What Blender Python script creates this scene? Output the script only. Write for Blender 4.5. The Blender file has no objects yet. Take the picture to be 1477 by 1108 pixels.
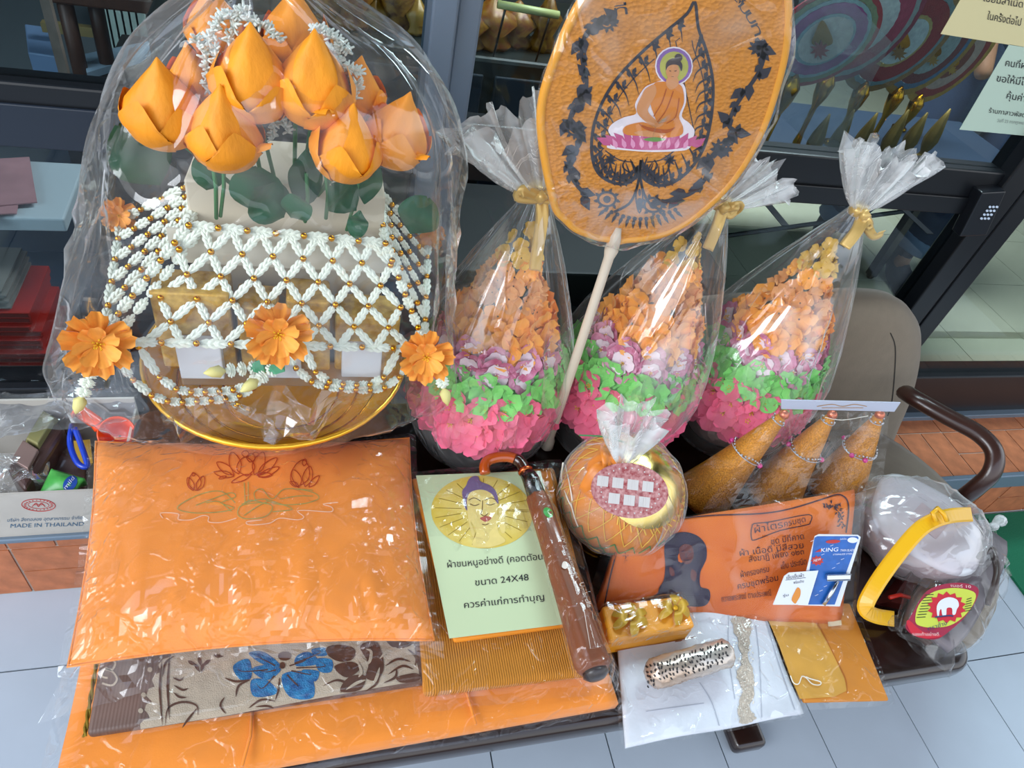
import bpy, bmesh, math, random
from mathutils import Vector, Matrix, Quaternion, noise
from mathutils.geometry import tessellate_polygon
from mathutils.bvhtree import BVHTree

SC = bpy.context.scene
COL = SC.collection
random.seed(7)
PI = math.pi

# ------------------------------------------------------------------ camera
CX, CY, F = 738.5, 554.0, 998.14
def _v(x, y): return Vector((x - CX, y - CY, F)).normalized()
_n = _v(468.15, 1569.56)
_X = _v(4245.13, 506.42); _X = (_X - _n * _X.dot(_n)).normalized()
_Z = -_n; _Y = _Z.cross(_X)
CAM = Vector((0, 0, 1.49))
def ray(px, py):
    c = Vector((px - CX, py - CY, F))
    return Vector((_X.dot(c), _Y.dot(c), _Z.dot(c)))
def onz(px, py, z):
    d = ray(px, py); return CAM + d * ((z - CAM.z) / d.z)
def ony(px, py, y):
    d = ray(px, py); return CAM + d * ((y - CAM.y) / d.y)
cam = bpy.data.cameras.new('camera'); co = bpy.data.objects.new('camera', cam); COL.objects.link(co)
M3 = Matrix(((_X.x, -_X.y, -_X.z), (_Y.x, -_Y.y, -_Y.z), (_Z.x, -_Z.y, -_Z.z)))
co.matrix_world = Matrix.Translation(CAM) @ M3.to_4x4()
cam.sensor_fit = 'HORIZONTAL'; cam.sensor_width = 36; cam.lens = F / 1477 * 36
cam.clip_start = .02; cam.clip_end = 60
SC.camera = co

# ------------------------------------------------------------------ world, light, exposure
W = bpy.data.worlds.new('sky'); SC.world = W; W.use_nodes = True
nt = W.node_tree; nt.nodes.clear()
wo = nt.nodes.new('ShaderNodeOutputWorld'); bg = nt.nodes.new('ShaderNodeBackground')
tc = nt.nodes.new('ShaderNodeTexCoord'); sx = nt.nodes.new('ShaderNodeSeparateXYZ'); rp = nt.nodes.new('ShaderNodeValToRGB')
nt.links.new(tc.outputs['Generated'], sx.inputs[0]); nt.links.new(sx.outputs['Z'], rp.inputs[0])
e = rp.color_ramp.elements
e[0].position = 0.0; e[0].color = (.22, .23, .24, 1)
e[1].position = 1.0; e[1].color = (.55, .70, 1, 1)
for p_, c_ in ((.03, (.45, .47, .5, 1)), (.16, (.92, .96, 1, 1)), (.5, (.80, .89, 1, 1))):
    k = rp.color_ramp.elements.new(p_); k.color = c_
nt.links.new(rp.outputs[0], bg.inputs[0]); bg.inputs[1].default_value = 1.8
nt.links.new(bg.outputs[0], wo.inputs[0])
def area(name, loc, target, sx_, sy_, power, col):
    l = bpy.data.lights.new(name, 'AREA'); l.shape = 'RECTANGLE'; l.size = sx_; l.size_y = sy_; l.energy = power; l.color = col
    o = bpy.data.objects.new(name, l); COL.objects.link(o); o.location = loc
    o.rotation_euler = (Vector(target) - Vector(loc)).to_track_quat('-Z', 'Y').to_euler(); return o
area('open_side_daylight', (-2.6, -.5, 2.2), (0, .7, .3), 2.2, 1.6, 88, (.90, .95, 1))
area('shop_fill_light', (1.5, 2.0, 2.6), (1.5, 1.9, 0), 1.8, .8, 120, (.90, .97, 1))  # added fill brightening the shop floor and fans, no known lamp
vs = SC.view_settings
vs.view_transform = 'Standard'; vs.look = 'None'; vs.exposure = 0.0; vs.gamma = 1; vs.use_curve_mapping = False
try:
    SC.cycles.transparent_max_bounces = 40; SC.cycles.max_bounces = 9; SC.cycles.use_denoising = True
    SC.cycles.caustics_reflective = False; SC.cycles.caustics_refractive = False
    SC.cycles.sample_clamp_indirect = 6
except Exception: pass

# ------------------------------------------------------------------ materials
def lin(h):
    h = h.lstrip('#'); r = []
    for i in (0, 2, 4):
        c = int(h[i:i + 2], 16) / 255; r.append(c / 12.92 if c <= .04045 else ((c + .055) / 1.055) ** 2.4)
    return (r[0], r[1], r[2], 1)
MC = {}
def mat(name, h, rough=.6, metal=0, var=0, vscale=20, bump=0, bscale=80, trans=0, sheen=0, coat=0, spec=.5, sub=0, kind='noise', h2=None, stretch=None, emit=0):
    if name in MC: return MC[name]
    m = bpy.data.materials.new(name); m.use_nodes = True; t = m.node_tree; b = t.nodes['Principled BSDF']
    c = lin(h); b.inputs['Base Color'].default_value = c; b.inputs['Roughness'].default_value = rough; b.inputs['Metallic'].default_value = metal
    b.inputs['Specular IOR Level'].default_value = spec; b.inputs['Coat Weight'].default_value = coat; b.inputs['Coat Roughness'].default_value = .08
    if sheen: b.inputs['Sheen Weight'].default_value = sheen
    if trans: b.inputs['Transmission Weight'].default_value = trans
    if emit: b.inputs['Emission Color'].default_value = c; b.inputs['Emission Strength'].default_value = emit
    tcn = t.nodes.new('ShaderNodeTexCoord'); mp = t.nodes.new('ShaderNodeMapping'); t.links.new(tcn.outputs['Object'], mp.inputs[0])
    if stretch: mp.inputs['Scale'].default_value = stretch
    if var or h2:
        n = t.nodes.new('ShaderNodeTexNoise'); n.inputs['Scale'].default_value = vscale; n.inputs['Detail'].default_value = 5
        t.links.new(mp.outputs[0], n.inputs[0])
        r = t.nodes.new('ShaderNodeValToRGB'); r.color_ramp.elements[0].position = .3; r.color_ramp.elements[1].position = .7
        c2 = lin(h2) if h2 else c
        r.color_ramp.elements[0].color = tuple(min(1, x * (1 - var)) for x in c[:3]) + (1,)
        r.color_ramp.elements[1].color = tuple(min(1, x * (1 + var * (0 if h2 else 1))) for x in c2[:3]) + (1,)
        t.links.new(n.outputs[0], r.inputs[0]); t.links.new(r.outputs[0], b.inputs['Base Color'])
    if bump:
        if kind == 'wave':
            n = t.nodes.new('ShaderNodeTexWave'); n.inputs['Scale'].default_value = bscale; n.inputs['Distortion'].default_value = .6
        elif kind == 'voronoi':
            n = t.nodes.new('ShaderNodeTexVoronoi'); n.inputs['Scale'].default_value = bscale
        else:
            n = t.nodes.new('ShaderNodeTexNoise'); n.inputs['Scale'].default_value = bscale; n.inputs['Detail'].default_value = 4
        t.links.new(mp.outputs[0], n.inputs[0])
        bp = t.nodes.new('ShaderNodeBump'); bp.inputs['Strength'].default_value = bump; bp.inputs['Distance'].default_value = .002
        t.links.new(n.outputs[1] if kind == 'wave' else n.outputs[0], bp.inputs['Height']); t.links.new(bp.outputs[0], b.inputs['Normal'])
    MC[name] = m; return m
def film(name, haze=.1, base=.02, rough=.12, bscale=14, bstr=.5, tint='ffffff', gl=.55, stretch=None, fr=1.3):
    if name in MC: return MC[name]
    m = bpy.data.materials.new(name); m.use_nodes = True; t = m.node_tree; t.nodes.clear(); N = t.nodes.new; L = t.links.new
    o = N('ShaderNodeOutputMaterial'); mx = N('ShaderNodeMixShader'); tr = N('ShaderNodeBsdfTransparent'); gm = N('ShaderNodeMixShader')
    g = N('ShaderNodeBsdfGlossy'); d = N('ShaderNodeBsdfDiffuse'); g.inputs['Roughness'].default_value = rough
    g.inputs['Color'].default_value = (1, 1, 1, 1); d.inputs['Color'].default_value = lin('f2f2f2'); tr.inputs[0].default_value = lin(tint)
    gm.inputs[0].default_value = 1 - gl; L(g.outputs[0], gm.inputs[1]); L(d.outputs[0], gm.inputs[2])
    tcn = N('ShaderNodeTexCoord'); mp = N('ShaderNodeMapping'); L(tcn.outputs['Object'], mp.inputs[0])
    if stretch: mp.inputs['Scale'].default_value = stretch
    n = N('ShaderNodeTexNoise'); n.inputs['Scale'].default_value = bscale; n.inputs['Detail'].default_value = 2; n.inputs['Distortion'].default_value = .8
    L(mp.outputs[0], n.inputs[0])
    sb = N('ShaderNodeMath'); sb.operation = 'SUBTRACT'; sb.inputs[1].default_value = .5; L(n.outputs[0], sb.inputs[0])
    ab = N('ShaderNodeMath'); ab.operation = 'ABSOLUTE'; L(sb.outputs[0], ab.inputs[0])
    ad = N('ShaderNodeMapRange'); ad.inputs[1].default_value = 0; ad.inputs[2].default_value = .05; ad.inputs[3].default_value = 1; ad.inputs[4].default_value = 0; L(ab.outputs[0], ad.inputs[0])
    bp = N('ShaderNodeBump'); bp.inputs['Strength'].default_value = bstr; bp.inputs['Distance'].default_value = .004; L(ad.outputs[0], bp.inputs['Height'])
    for q in (g, ): L(bp.outputs[0], q.inputs['Normal'])
    f = N('ShaderNodeFresnel'); ge = N('ShaderNodeNewGeometry'); mi = N('ShaderNodeMapRange'); mi.inputs[3].default_value = 1.42; mi.inputs[4].default_value = 1 / 1.42
    L(ge.outputs['Backfacing'], mi.inputs[0]); L(mi.outputs[0], f.inputs['IOR']); L(bp.outputs[0], f.inputs['Normal'])
    r = N('ShaderNodeMapRange'); r.inputs[1].default_value = .48; r.inputs[2].default_value = .72; r.inputs[3].default_value = 0; r.inputs[4].default_value = haze
    L(n.outputs[0], r.inputs[0])
    m1 = N('ShaderNodeMath'); m1.operation = 'MULTIPLY_ADD'; m1.inputs[1].default_value = fr; L(f.outputs[0], m1.inputs[0]); L(r.outputs[0], m1.inputs[2])
    m2 = N('ShaderNodeMath'); m2.operation = 'ADD'; m2.use_clamp = True; m2.inputs[1].default_value = base; L(m1.outputs[0], m2.inputs[0])
    L(m2.outputs[0], mx.inputs[0]); L(tr.outputs[0], mx.inputs[1]); L(gm.outputs[0], mx.inputs[2]); L(mx.outputs[0], o.inputs[0])
    MC[name] = m; return m
SHARD = film('shard_film', .05, .02, .05, 6, .3, gl=.95, fr=2.2)
WRAP2 = film('soft_wrap', .09, .0, .09, 12, .5, gl=.8, fr=.6)
WRAP = film('clear_wrap', .07, .0, .07, 18, .5, gl=.9, fr=1.0)
BAG = film('cellophane', .12, .012, .09, 9, .5, gl=.75)
GATHER = film('gathered_cellophane', .40, .26, .25, 24, .5, gl=.10)
PANE = film('pane_glass', 0, .0, .0, 1, 0, tint='dfe8ea', gl=1, fr=.55)

# ------------------------------------------------------------------ object helpers
def Wm(o):
    if o is None: return Matrix.Identity(4)
    b = Matrix.LocRotScale(o.location, o.rotation_euler, o.scale)
    return (Wm(o.parent) @ o.matrix_parent_inverse @ b) if o.parent else b
def link(o, parent=None):
    COL.objects.link(o)
    if parent is not None:
        o.parent = parent; o.matrix_parent_inverse = Wm(parent).inverted()
    return o
def tag(o, label=None, cat=None, group=None, kind=None):
    if label: o['label'] = label
    if cat: o['category'] = cat
    if group: o['group'] = group
    if kind: o['kind'] = kind
    return o
def thing(name, loc, label, cat, group=None):
    o = bpy.data.objects.new(name, None); o.empty_display_size = .02; COL.objects.link(o); o.location = loc
    return tag(o, label, cat, group)
def mesh(name, vs_, fs, mats=None, smooth=False, mi=None):
    me = bpy.data.meshes.new(name); me.from_pydata([tuple(v) for v in vs_], [], fs)
    if mats is not None:
        for m in (mats if isinstance(mats, (list, tuple)) else [mats]): me.materials.append(m)
    if mi: me.polygons.foreach_set('material_index', mi)
    if smooth: me.polygons.foreach_set('use_smooth', [True] * len(me.polygons))
    me.update(); return me
def put(name, me, parent=None, loc=(0, 0, 0), M=None, scale=None):
    o = bpy.data.objects.new(name, me)
    if M is not None:
        l, q, s = M.decompose(); o.location = l; o.rotation_euler = q.to_euler(); o.scale = s
    else: o.location = loc
    if scale is not None: o.scale = (scale,) * 3 if not hasattr(scale, '__len__') else scale
    return link(o, parent)
class MB:
    def __init__(s): s.v = []; s.f = []; s.mi = []; s.cur = 0
    def add(s, vs_, fs):
        b = len(s.v); s.v += [Vector(x) for x in vs_]; s.f += [tuple(i + b for i in f) for f in fs]; s.mi += [s.cur] * len(fs); return s
    def box(s, lo, hi, M=None):
        x0, y0, z0 = lo; x1, y1, z1 = hi
        p = [Vector(q) for q in ((x0, y0, z0), (x1, y0, z0), (x1, y1, z0), (x0, y1, z0), (x0, y0, z1), (x1, y0, z1), (x1, y1, z1), (x0, y1, z1))]
        if M is not None: p = [M @ q for q in p]
        return s.add(p, [(0, 3, 2, 1), (4, 5, 6, 7), (0, 1, 5, 4), (1, 2, 6, 5), (2, 3, 7, 6), (3, 0, 4, 7)])
    def hull8(s, b, t):
        return s.add(list(b) + list(t), [(0, 3, 2, 1), (4, 5, 6, 7), (0, 1, 5, 4), (1, 2, 6, 5), (2, 3, 7, 6), (3, 0, 4, 7)])
    def tube(s, path, r, seg=8, closed=False, flat=1.0, cap=True):
        path = [Vector(p) for p in path]; n = len(path); vs_ = []; up = Vector((0, 0, 1))
        prev = None
        for i, p in enumerate(path):
            if closed: d = path[(i + 1) % n] - path[i - 1]
            else: d = path[min(i + 1, n - 1)] - path[max(i - 1, 0)]
            d = d.normalized() if d.length > 1e-9 else Vector((0, 0, 1))
            if prev is None:
                a = d.cross(up); a = a if a.length > .05 else d.cross(Vector((1, 0, 0)))
            else: a = prev - d * prev.dot(d)
            a.normalize(); prev = a; b = d.cross(a)
            rr = r[i] if hasattr(r, '__len__') else r
            for k in range(seg):
                t = 2 * PI * k / seg; vs_.append(p + a * math.cos(t) * rr + b * math.sin(t) * rr * flat)
        fs = []
        for i in range(n if closed else n - 1):
            j = (i + 1) % n
            for k in range(seg):
                k2 = (k + 1) % seg; fs.append((i * seg + k, i * seg + k2, j * seg + k2, j * seg + k))
        if cap and not closed: fs += [tuple(range(seg))[::-1], tuple((n - 1) * seg + k for k in range(seg))]
        return s.add(vs_, fs)
    def lathe(s, prof, c=(0, 0, 0), seg=24, M=None, rf=None, cap=True):
        vs_ = []; n = len(prof); c = Vector(c)
        for i, (r, z) in enumerate(prof):
            for k in range(seg):
                t = 2 * PI * k / seg; q = rf(t, i, r) if rf else r
                p = Vector((q * math.cos(t), q * math.sin(t), z)); vs_.append((M @ p) if M is not None else p + c)
        fs = [(i * seg + k, i * seg + (k + 1) % seg, (i + 1) * seg + (k + 1) % seg, (i + 1) * seg + k) for i in range(n - 1) for k in range(seg)]
        if cap: fs += [tuple(range(seg))[::-1], tuple((n - 1) * seg + k for k in range(seg))]
        return s.add(vs_, fs)
    def grid(s, fn, nu, nv):
        vs_ = [fn(i / nu, j / nv) for j in range(nv + 1) for i in range(nu + 1)]
        return s.add(vs_, [(j * (nu + 1) + i, j * (nu + 1) + i + 1, (j + 1) * (nu + 1) + i + 1, (j + 1) * (nu + 1) + i) for j in range(nv) for i in range(nu)])
    def sphere(s, c, r, seg=12, rings=8, sc=(1, 1, 1)):
        c = Vector(c); vs_ = []; 
        for j in range(rings + 1):
            a = PI * j / rings
            for k in range(seg):
                t = 2 * PI * k / seg; vs_.append(c + Vector((r * sc[0] * math.sin(a) * math.cos(t), r * sc[1] * math.sin(a) * math.sin(t), -r * sc[2] * math.cos(a))))
        return s.add(vs_, [(j * seg + k, j * seg + (k + 1) % seg, (j + 1) * seg + (k + 1) % seg, (j + 1) * seg + k) for j in range(rings) for k in range(seg)])
    def me(s, name, m=None, smooth=False): return mesh(name, s.v, s.f, m, smooth, s.mi if any(s.mi) else None)
    def build(s, name, m=None, parent=None, smooth=False, bevel=0, seg=2):
        o = put(name, s.me(name, m, smooth), parent)
        if bevel: bev(o, bevel, seg)
        return o
def bev(o, w, seg=2):
    b = o.modifiers.new('b', 'BEVEL'); b.width = w; b.segments = seg; b.limit_method = 'ANGLE'; b.angle_limit = .6
    return o
def solid(o, th, off=0):
    b = o.modifiers.new('s', 'SOLIDIFY'); b.thickness = th; b.offset = off; return o
def smooth_path(pts, n=5, closed=False):
    P = [Vector(p) if len(p) == 3 else Vector((p[0], p[1], 0)) for p in pts]; out = []; L = len(P)
    for i in range(L if closed else L - 1):
        g = (lambda k: P[k % L]) if closed else (lambda k: P[max(0, min(L - 1, k))])
        a, b, c, d = g(i - 1), g(i), g(i + 1), g(i + 2)
        for j in range(n):
            t = j / n
            out.append(.5 * ((2 * b) + (c - a) * t + (2 * a - 5 * b + 4 * c - d) * t * t + (3 * b - a - 3 * c + d) * t ** 3))
    if not closed: out.append(P[-1])
    return out
def frame_M(o, x, z):
    """matrix with local X along x, local Z near z"""
    x = Vector(x).normalized(); y = Vector(z).cross(x)
    y = y.normalized() if y.length > 1e-6 else x.orthogonal().normalized(); z = x.cross(y)
    m = Matrix((x, y, z)).transposed().to_4x4(); m.translation = Vector(o); return m
def zM(o, z, spin=0):
    q = Vector(z).to_track_quat('Z', 'Y'); return Matrix.Translation(Vector(o)) @ q.to_matrix().to_4x4() @ Matrix.Rotation(spin, 4, 'Z')

# surfaces seen along a pixel's ray
class Plane:
    def __init__(s, a, b, c):
        s.o = Vector(a); s.n = (Vector(b) - s.o).cross(Vector(c) - s.o).normalized()
        if s.n.dot(CAM - s.o) < 0: s.n = -s.n
    def at(s, px, py, off=0):
        d = ray(px, py); return CAM + d * ((s.o - CAM).dot(s.n) / d.dot(s.n)) + s.n * off
class Hit:
    def __init__(s, o):
        s.o = o; bpy.context.view_layer.update(); dg = bpy.context.evaluated_depsgraph_get(); ev = o.evaluated_get(dg); m = ev.to_mesh()
        mw = Wm(o); s.t = BVHTree.FromPolygons([mw @ v.co for v in m.vertices], [tuple(p.vertices) for p in m.polygons]); ev.to_mesh_clear(); s.last = None
    def at(s, px, py, off=0):
        d = ray(px, py).normalized(); h = s.t.ray_cast(CAM, d)
        if h[0] is None: return (CAM + d * s.last) if s.last else CAM + d
        s.last = h[3]; n = h[1]; n = n if n.dot(d) < 0 else -n
        return h[0] + n * off
def zpl(z): return Plane((0, 0, z), (1, 0, z), (0, 1, z))
def ypl(y): return Plane((0, y, 0), (1, y, 0), (0, y, 1))
_fc = {}
def glyphs(txt):
    if txt in _fc: return _fc[txt]
    c = bpy.data.curves.new('t', 'FONT'); c.body = txt; c.size = 1; c.resolution_u = 3
    o = bpy.data.objects.new('t', c); COL.objects.link(o); bpy.context.view_layer.update()
    m = o.evaluated_get(bpy.context.evaluated_depsgraph_get()).to_mesh()
    v = [(p.co.x, p.co.y) for p in m.vertices]; f = [tuple(p.vertices) for p in m.polygons]
    bpy.data.objects.remove(o); bpy.data.curves.remove(c)
    if v:
        x0 = min(a[0] for a in v); x1 = max(a[0] for a in v); w = max(x1 - x0, 1e-6)
        v = [((a[0] - x0) / w, a[1] / .72) for a in v]
    _fc[txt] = (v, f); return _fc[txt]
class Ink:
    """flat print: shapes given in picture coordinates of a crop, laid on a surface"""
    def __init__(s, surf, tf=(0, 0, 1), off=.0006): s.s = surf; s.tf = tf; s.off = off; s.v = []; s.f = []
    def P(s, x, y, off=None): return s.s.at(s.tf[0] + x / s.tf[2], s.tf[1] + y / s.tf[2], s.off if off is None else off)
    def fill(s, pts, off=None):
        v = [Vector((p[0], p[1], 0)) for p in pts]; b = len(s.v)
        s.k = getattr(s, 'k', 0) + 1; off = (s.off if off is None else off) + min(s.k, 40) * .00001
        tri = tessellate_polygon([v]); s.v += [s.P(p.x, p.y, off) for p in v]
        s.f += [tuple(i + b for i in t) for t in tri]; return s
    def blob(s, pts, n=4, off=None): return s.fill(smooth_path(pts, n, True), off)
    def ell(s, cx, cy, rx, ry=None, rot=0, n=20, off=None):
        ry = ry or rx; r = math.radians(rot)
        return s.fill([(cx + rx * math.cos(t) * math.cos(r) - ry * math.sin(t) * math.sin(r), cy + rx * math.cos(t) * math.sin(r) + ry * math.sin(t) * math.cos(r)) for t in [2 * PI * k / n for k in range(n)]], off)
    def line(s, pts, w, closed=False, sm=4, taper=False):
        p = smooth_path(pts, sm, closed) if sm else [Vector((q[0], q[1], 0)) for q in pts]; n = len(p); L = []; R = []
        for i in range(n):
            d = (p[(i + 1) % n] - p[i - 1]) if closed else (p[min(i + 1, n - 1)] - p[max(i - 1, 0)])
            d.normalize(); k = Vector((-d.y, d.x, 0)); ww = w / 2
            if taper: ww *= max(.12, math.sin(PI * (i + .3) / (n - .4)) if taper == 2 else 1 - i / n)
            a = p[i] + k * ww; c = p[i] - k * ww; L.append(s.P(a.x, a.y)); R.append(s.P(c.x, c.y))
        b = len(s.v); s.v += L + R
        for i in range(n if closed else n - 1):
            j = (i + 1) % n; s.f.append((b + i, b + j, b + n + j, b + n + i))
        return s
    def ring(s, cx, cy, rx, ry, w, rot=0, n=28):
        r = math.radians(rot)
        return s.line([(cx + rx * math.cos(t) * math.cos(r) - ry * math.sin(t) * math.sin(r), cy + rx * math.cos(t) * math.sin(r) + ry * math.sin(t) * math.cos(r)) for t in [2 * PI * k / n for k in range(n)]], w, True, 0)
    def leaf(s, x, y, L, w, ang):
        a = math.radians(ang); ca, sa = math.cos(a), math.sin(a)
        return s.fill([(x + u * L * ca - v * w * sa, y + u * L * sa + v * w * ca) for u, v in ((0, 0), (.2, .42), (.5, .5), (.8, .22), (1, 0), (.75, -.12), (.4, -.3))])
    def text(s, txt, bl, br, up):
        v, f = glyphs(txt); b = len(s.v)
        for a, c in v: s.v.append(s.P(bl[0] + (br[0] - bl[0]) * a + up[0] * c, bl[1] + (br[1] - bl[1]) * a + up[1] * c))
        s.f += [tuple(i + b for i in q) for q in f]; return s
    def build(s, name, m, parent=None):
        return put(name, mesh(name, s.v, s.f, m), parent)
def bil(c, u, v): return c[0] * (1 - u) * (1 - v) + c[1] * u * (1 - v) + c[2] * u * v + c[3] * (1 - u) * v   # c: BL BR TR TL
def ridge(p, s, seed=0):
    k_ = noise.noise(Vector(p) * s * .45 + Vector((seed * 3.1, 7, seed))) * 3 + .35
    if k_ <= 0: return 0.0
    return _ridge(p, s, seed) * min(1, k_)
def _ridge(p, s, seed=0):
    q = Vector(p) * s + Vector((seed, seed * 1.7, 0)); return max(0, 1 - abs(noise.noise(q)) * 6)
def wrap_sheet(c, off=.004, bulge=.004, amp=.004, nu=26, nv=26, marg=.05, sc=28, drop=.02, seed=0, up=None, name='plastic_wrap', parent=None, m=None, smooth=False):
    """crumpled clear wrap lying over a four-cornered pack, its seams drooping past the rim"""
    c = [Vector(p) for p in c]; n = (c[1] - c[0]).cross(c[3] - c[0]).normalized()
    if up is not None: n = Vector(up)
    def fn(u, v):
        uu = -marg + u * (1 + 2 * marg); vv = -marg + v * (1 + 2 * marg); p = bil(c, uu, vv)
        e_ = max(0, -uu, uu - 1, -vv, vv - 1) / marg if marg else 0
        q = p * sc; r = ridge(q, .5, seed) * .7 + ridge(q, 1.1, seed + 3) * .3
        inn = max(0, 1 - (2 * uu - 1) ** 4) * max(0, 1 - (2 * vv - 1) ** 4)
        j = Vector((noise.noise(q * .7 + Vector((5, 0, seed))), noise.noise(q * .7 + Vector((0, 9, seed))), 0)) * .004 * (1 if e_ > 0 else 0)
        return p + n * (off + bulge * inn + amp * max(0, r) * (1 - .3 * e_) - drop * min(1, e_) ** .8) + j
    b = MB(); b.grid(fn, nu, nv); return b.build(name, m or WRAP, parent, smooth)
def pack(name_body, c, th, m, parent, bevel=.008, up=None):
    """a soft box below four top corners"""
    c = [Vector(p) for p in c]; n = Vector(up) if up else (c[1] - c[0]).cross(c[3] - c[0]).normalized()
    b = MB(); b.hull8([p - n * th for p in c], c); return b.build(name_body, m, parent, True, bevel, 3)

# ================================================================== SETTING
M_floor = mat('porch_tile', 'b0bac5', .35, var=.04, vscale=6, bump=.05, bscale=60)
M_grout = mat('floor_joint', '4a5258', .9)
M_brick = mat('terracotta_tile', 'b06a45', .55, var=.22, vscale=30, bump=.2, bscale=90)
M_bgrout = mat('brick_joint', 'b9a89a', .9)
M_black = mat('black_aluminium', '0e1116', .35, spec=.5)
M_navy = mat('dark_rail', '1b2533', .45)
M_silver = mat('silver_aluminium', '77889c', .4, metal=.35)
M_trim = mat('step_edge', '6f7f8e', .4, metal=.3)

f = MB(); f.box((-6, -3.5, -.05), (4.2, .865, -.004)); floor = f.build('floor', M_grout); tag(floor, kind='structure')
S = .2500; X0 = onz(1187, 1064, 0).x - 10 * S
for l_ in (1,):
    t = MB(); t.box((0, 0, -.008), (S - .003, S - .003, 0)); tm = t.me('floor_tile', M_floor)
nb = 0
for i in range(0, 17):
    for j in range(-5, 3):
        x = X0 + i * S; y = .4475 + j * S - S
        if y > .86: continue
        if y + S > .865:
            t2 = MB(); t2.box((0, 0, -.008), (S - .003, .864 - y, 0)); put('floor_tile', t2.me('floor_tile', M_floor), floor, (x, y, 0))
        else: put('floor_tile', tm, floor, (x, y, 0))
# step: ledge and riser dressed with brick-shaped tiles
f = MB(); f.box((-3.2, .867, 0), (4.2, 1.16, .197)); step = f.build('trim_1', M_bgrout); tag(step, kind='structure')
bw, bl = .082, .164
t = MB(); t.box((.002, .002, -.004), (bl - .003, bw - .003, .003)); bm_h = t.me('brick', M_brick)
t = MB(); t.box((.002, .002, -.004), (bw - .003, bl - .003, .003)); bm_v = t.me('brick', M_brick)
def weave(x0, x1, rows, M, hgt):
    i = 0; x = x0
    while x < x1:
        for j in range(rows):
            y = j * bl
            if (i + j) % 2 == 0: L = [(bm_h, x, y), (bm_h, x, y + bw)]
            else: L = [(bm_v, x, y), (bm_v, x + bw, y)]
            for mm, a, b in L:
                if b + (bw if mm is bm_h else bl) > hgt + .004:
                    t_ = MB(); t_.box((.002, .002, -.004), ((bl if mm is bm_h else bw) - .003, max(.012, hgt - b), .003)); mm = t_.me('brick', M_brick)
                    if b > hgt - .01: continue
                put('brick', mm, step, M=M @ Matrix.Translation((a, b, 0)))
        x += bl; i += 1
MT = Matrix.Translation((0, .868, .197)); MR = Matrix(((1, 0, 0, 0), (0, 0, -1, .867), (0, 1, 0, 0), (0, 0, 0, 1)))
weave(-.9, -.28, 2, MT, .235); weave(1.15, 2.9, 2, MT, .235)
weave(-.9, -.1, 2, MR, .19); weave(1.0, 2.9, 2, MR, .15)
f = MB(); f.box((-1.2, .858, .192), (.6, .872, .204)); f.box((1.0, .856, .148), (3, .872, .204)); o = f.build('trim_2', M_trim, None, False, .003); tag(o, kind='structure')
# shop front: rails, posts, panes
YW = 1.10
def rail(n_, lo, hi, m=M_black, parent=None, b=.004): 
    q = MB(); q.box(lo, hi); r_ = q.build(n_, m, parent, False, b); 
    if parent is None: tag(r_, kind='structure')
    return r_
wf = rail('window_1', (-3.2, YW, .2), (4.2, YW + .07, .365))
rail('bottom_sill', (-3.2, YW - .02, .197), (4.2, YW + .01, .215), M_trim, wf, .002)
rail('middle_rail', (-3.2, YW, .885), (4.2, YW + .05, .985), M_black, wf)
rail('rail_face', (-3.2, YW - .006, .888), (.165, YW, .955), M_navy, wf, .002)
rail('rail_face', (.25, YW - .006, .885), (1.42, YW, .925), M_black, wf, .002)
rail('post', (.168, YW - .03, .2), (.207, YW + .05, 2.6), M_silver, wf)
rail('post', (.207, YW - .018, .2), (.244, YW + .05, 2.6), M_silver, wf)
rail('post', (1.424, YW - .015, .2), (1.486, YW + .05, 2.6), M_black, wf)
rail('post', (1.492, YW - .015, .2), (1.550, YW + .05, 2.6), M_black, wf)
q = MB(); q.box((1.486, YW - .008, .2), (1.492, YW + .03, 2.6)); q.build('gasket_strip', M_silver, wf)
for a, b in ((-3.2, .168), (.244, 1.424), (1.55, 4.2)):
    for z0, z1 in ((.365, .885), (.985, 2.6)):
        q = MB(); q.box((a, YW + .02, z0), (b, YW + .026, z1)); q.build('pane', PANE, wf)
rail('trim_3', (-3.2, YW, 2.6), (4.2, YW + .1, 2.95))
# shop room
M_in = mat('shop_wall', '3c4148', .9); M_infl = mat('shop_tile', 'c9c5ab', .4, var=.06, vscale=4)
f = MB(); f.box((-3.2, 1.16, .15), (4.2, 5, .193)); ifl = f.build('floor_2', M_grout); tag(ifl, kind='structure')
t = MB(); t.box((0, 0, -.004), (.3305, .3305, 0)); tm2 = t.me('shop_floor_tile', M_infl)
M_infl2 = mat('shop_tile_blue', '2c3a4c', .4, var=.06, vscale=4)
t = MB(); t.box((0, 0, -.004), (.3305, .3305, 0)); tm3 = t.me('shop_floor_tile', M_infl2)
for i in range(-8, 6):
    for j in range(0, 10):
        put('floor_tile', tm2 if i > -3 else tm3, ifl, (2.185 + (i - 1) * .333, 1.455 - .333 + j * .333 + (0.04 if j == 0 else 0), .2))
for n_, lo, hi in (('wall_back', (-3.2, 5, .1), (4.2, 5.1, 2.9)), ('wall_left', (-3.3, 1.16, .1), (-3.2, 5.1, 2.9)), ('wall_right', (4.2, 1.16, .1), (4.3, 5.1, 2.9)), ('ceiling', (-3.3, 1.14, 2.75), (4.3, 5.1, 2.85))):
    q = MB(); q.box(lo, hi); tag(q.build(n_, M_in), kind='structure')
M_skyblock = mat('sky_block_beige', '8b8478', .9)
q = MB(); q.box((-.9, -1.0, 2.95), (4.3, 1.2, 3.02)); tag(q.build('roof_blocker', M_skyblock), kind='structure')  # unseen roof added to block overhead sky, left side kept open
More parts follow.
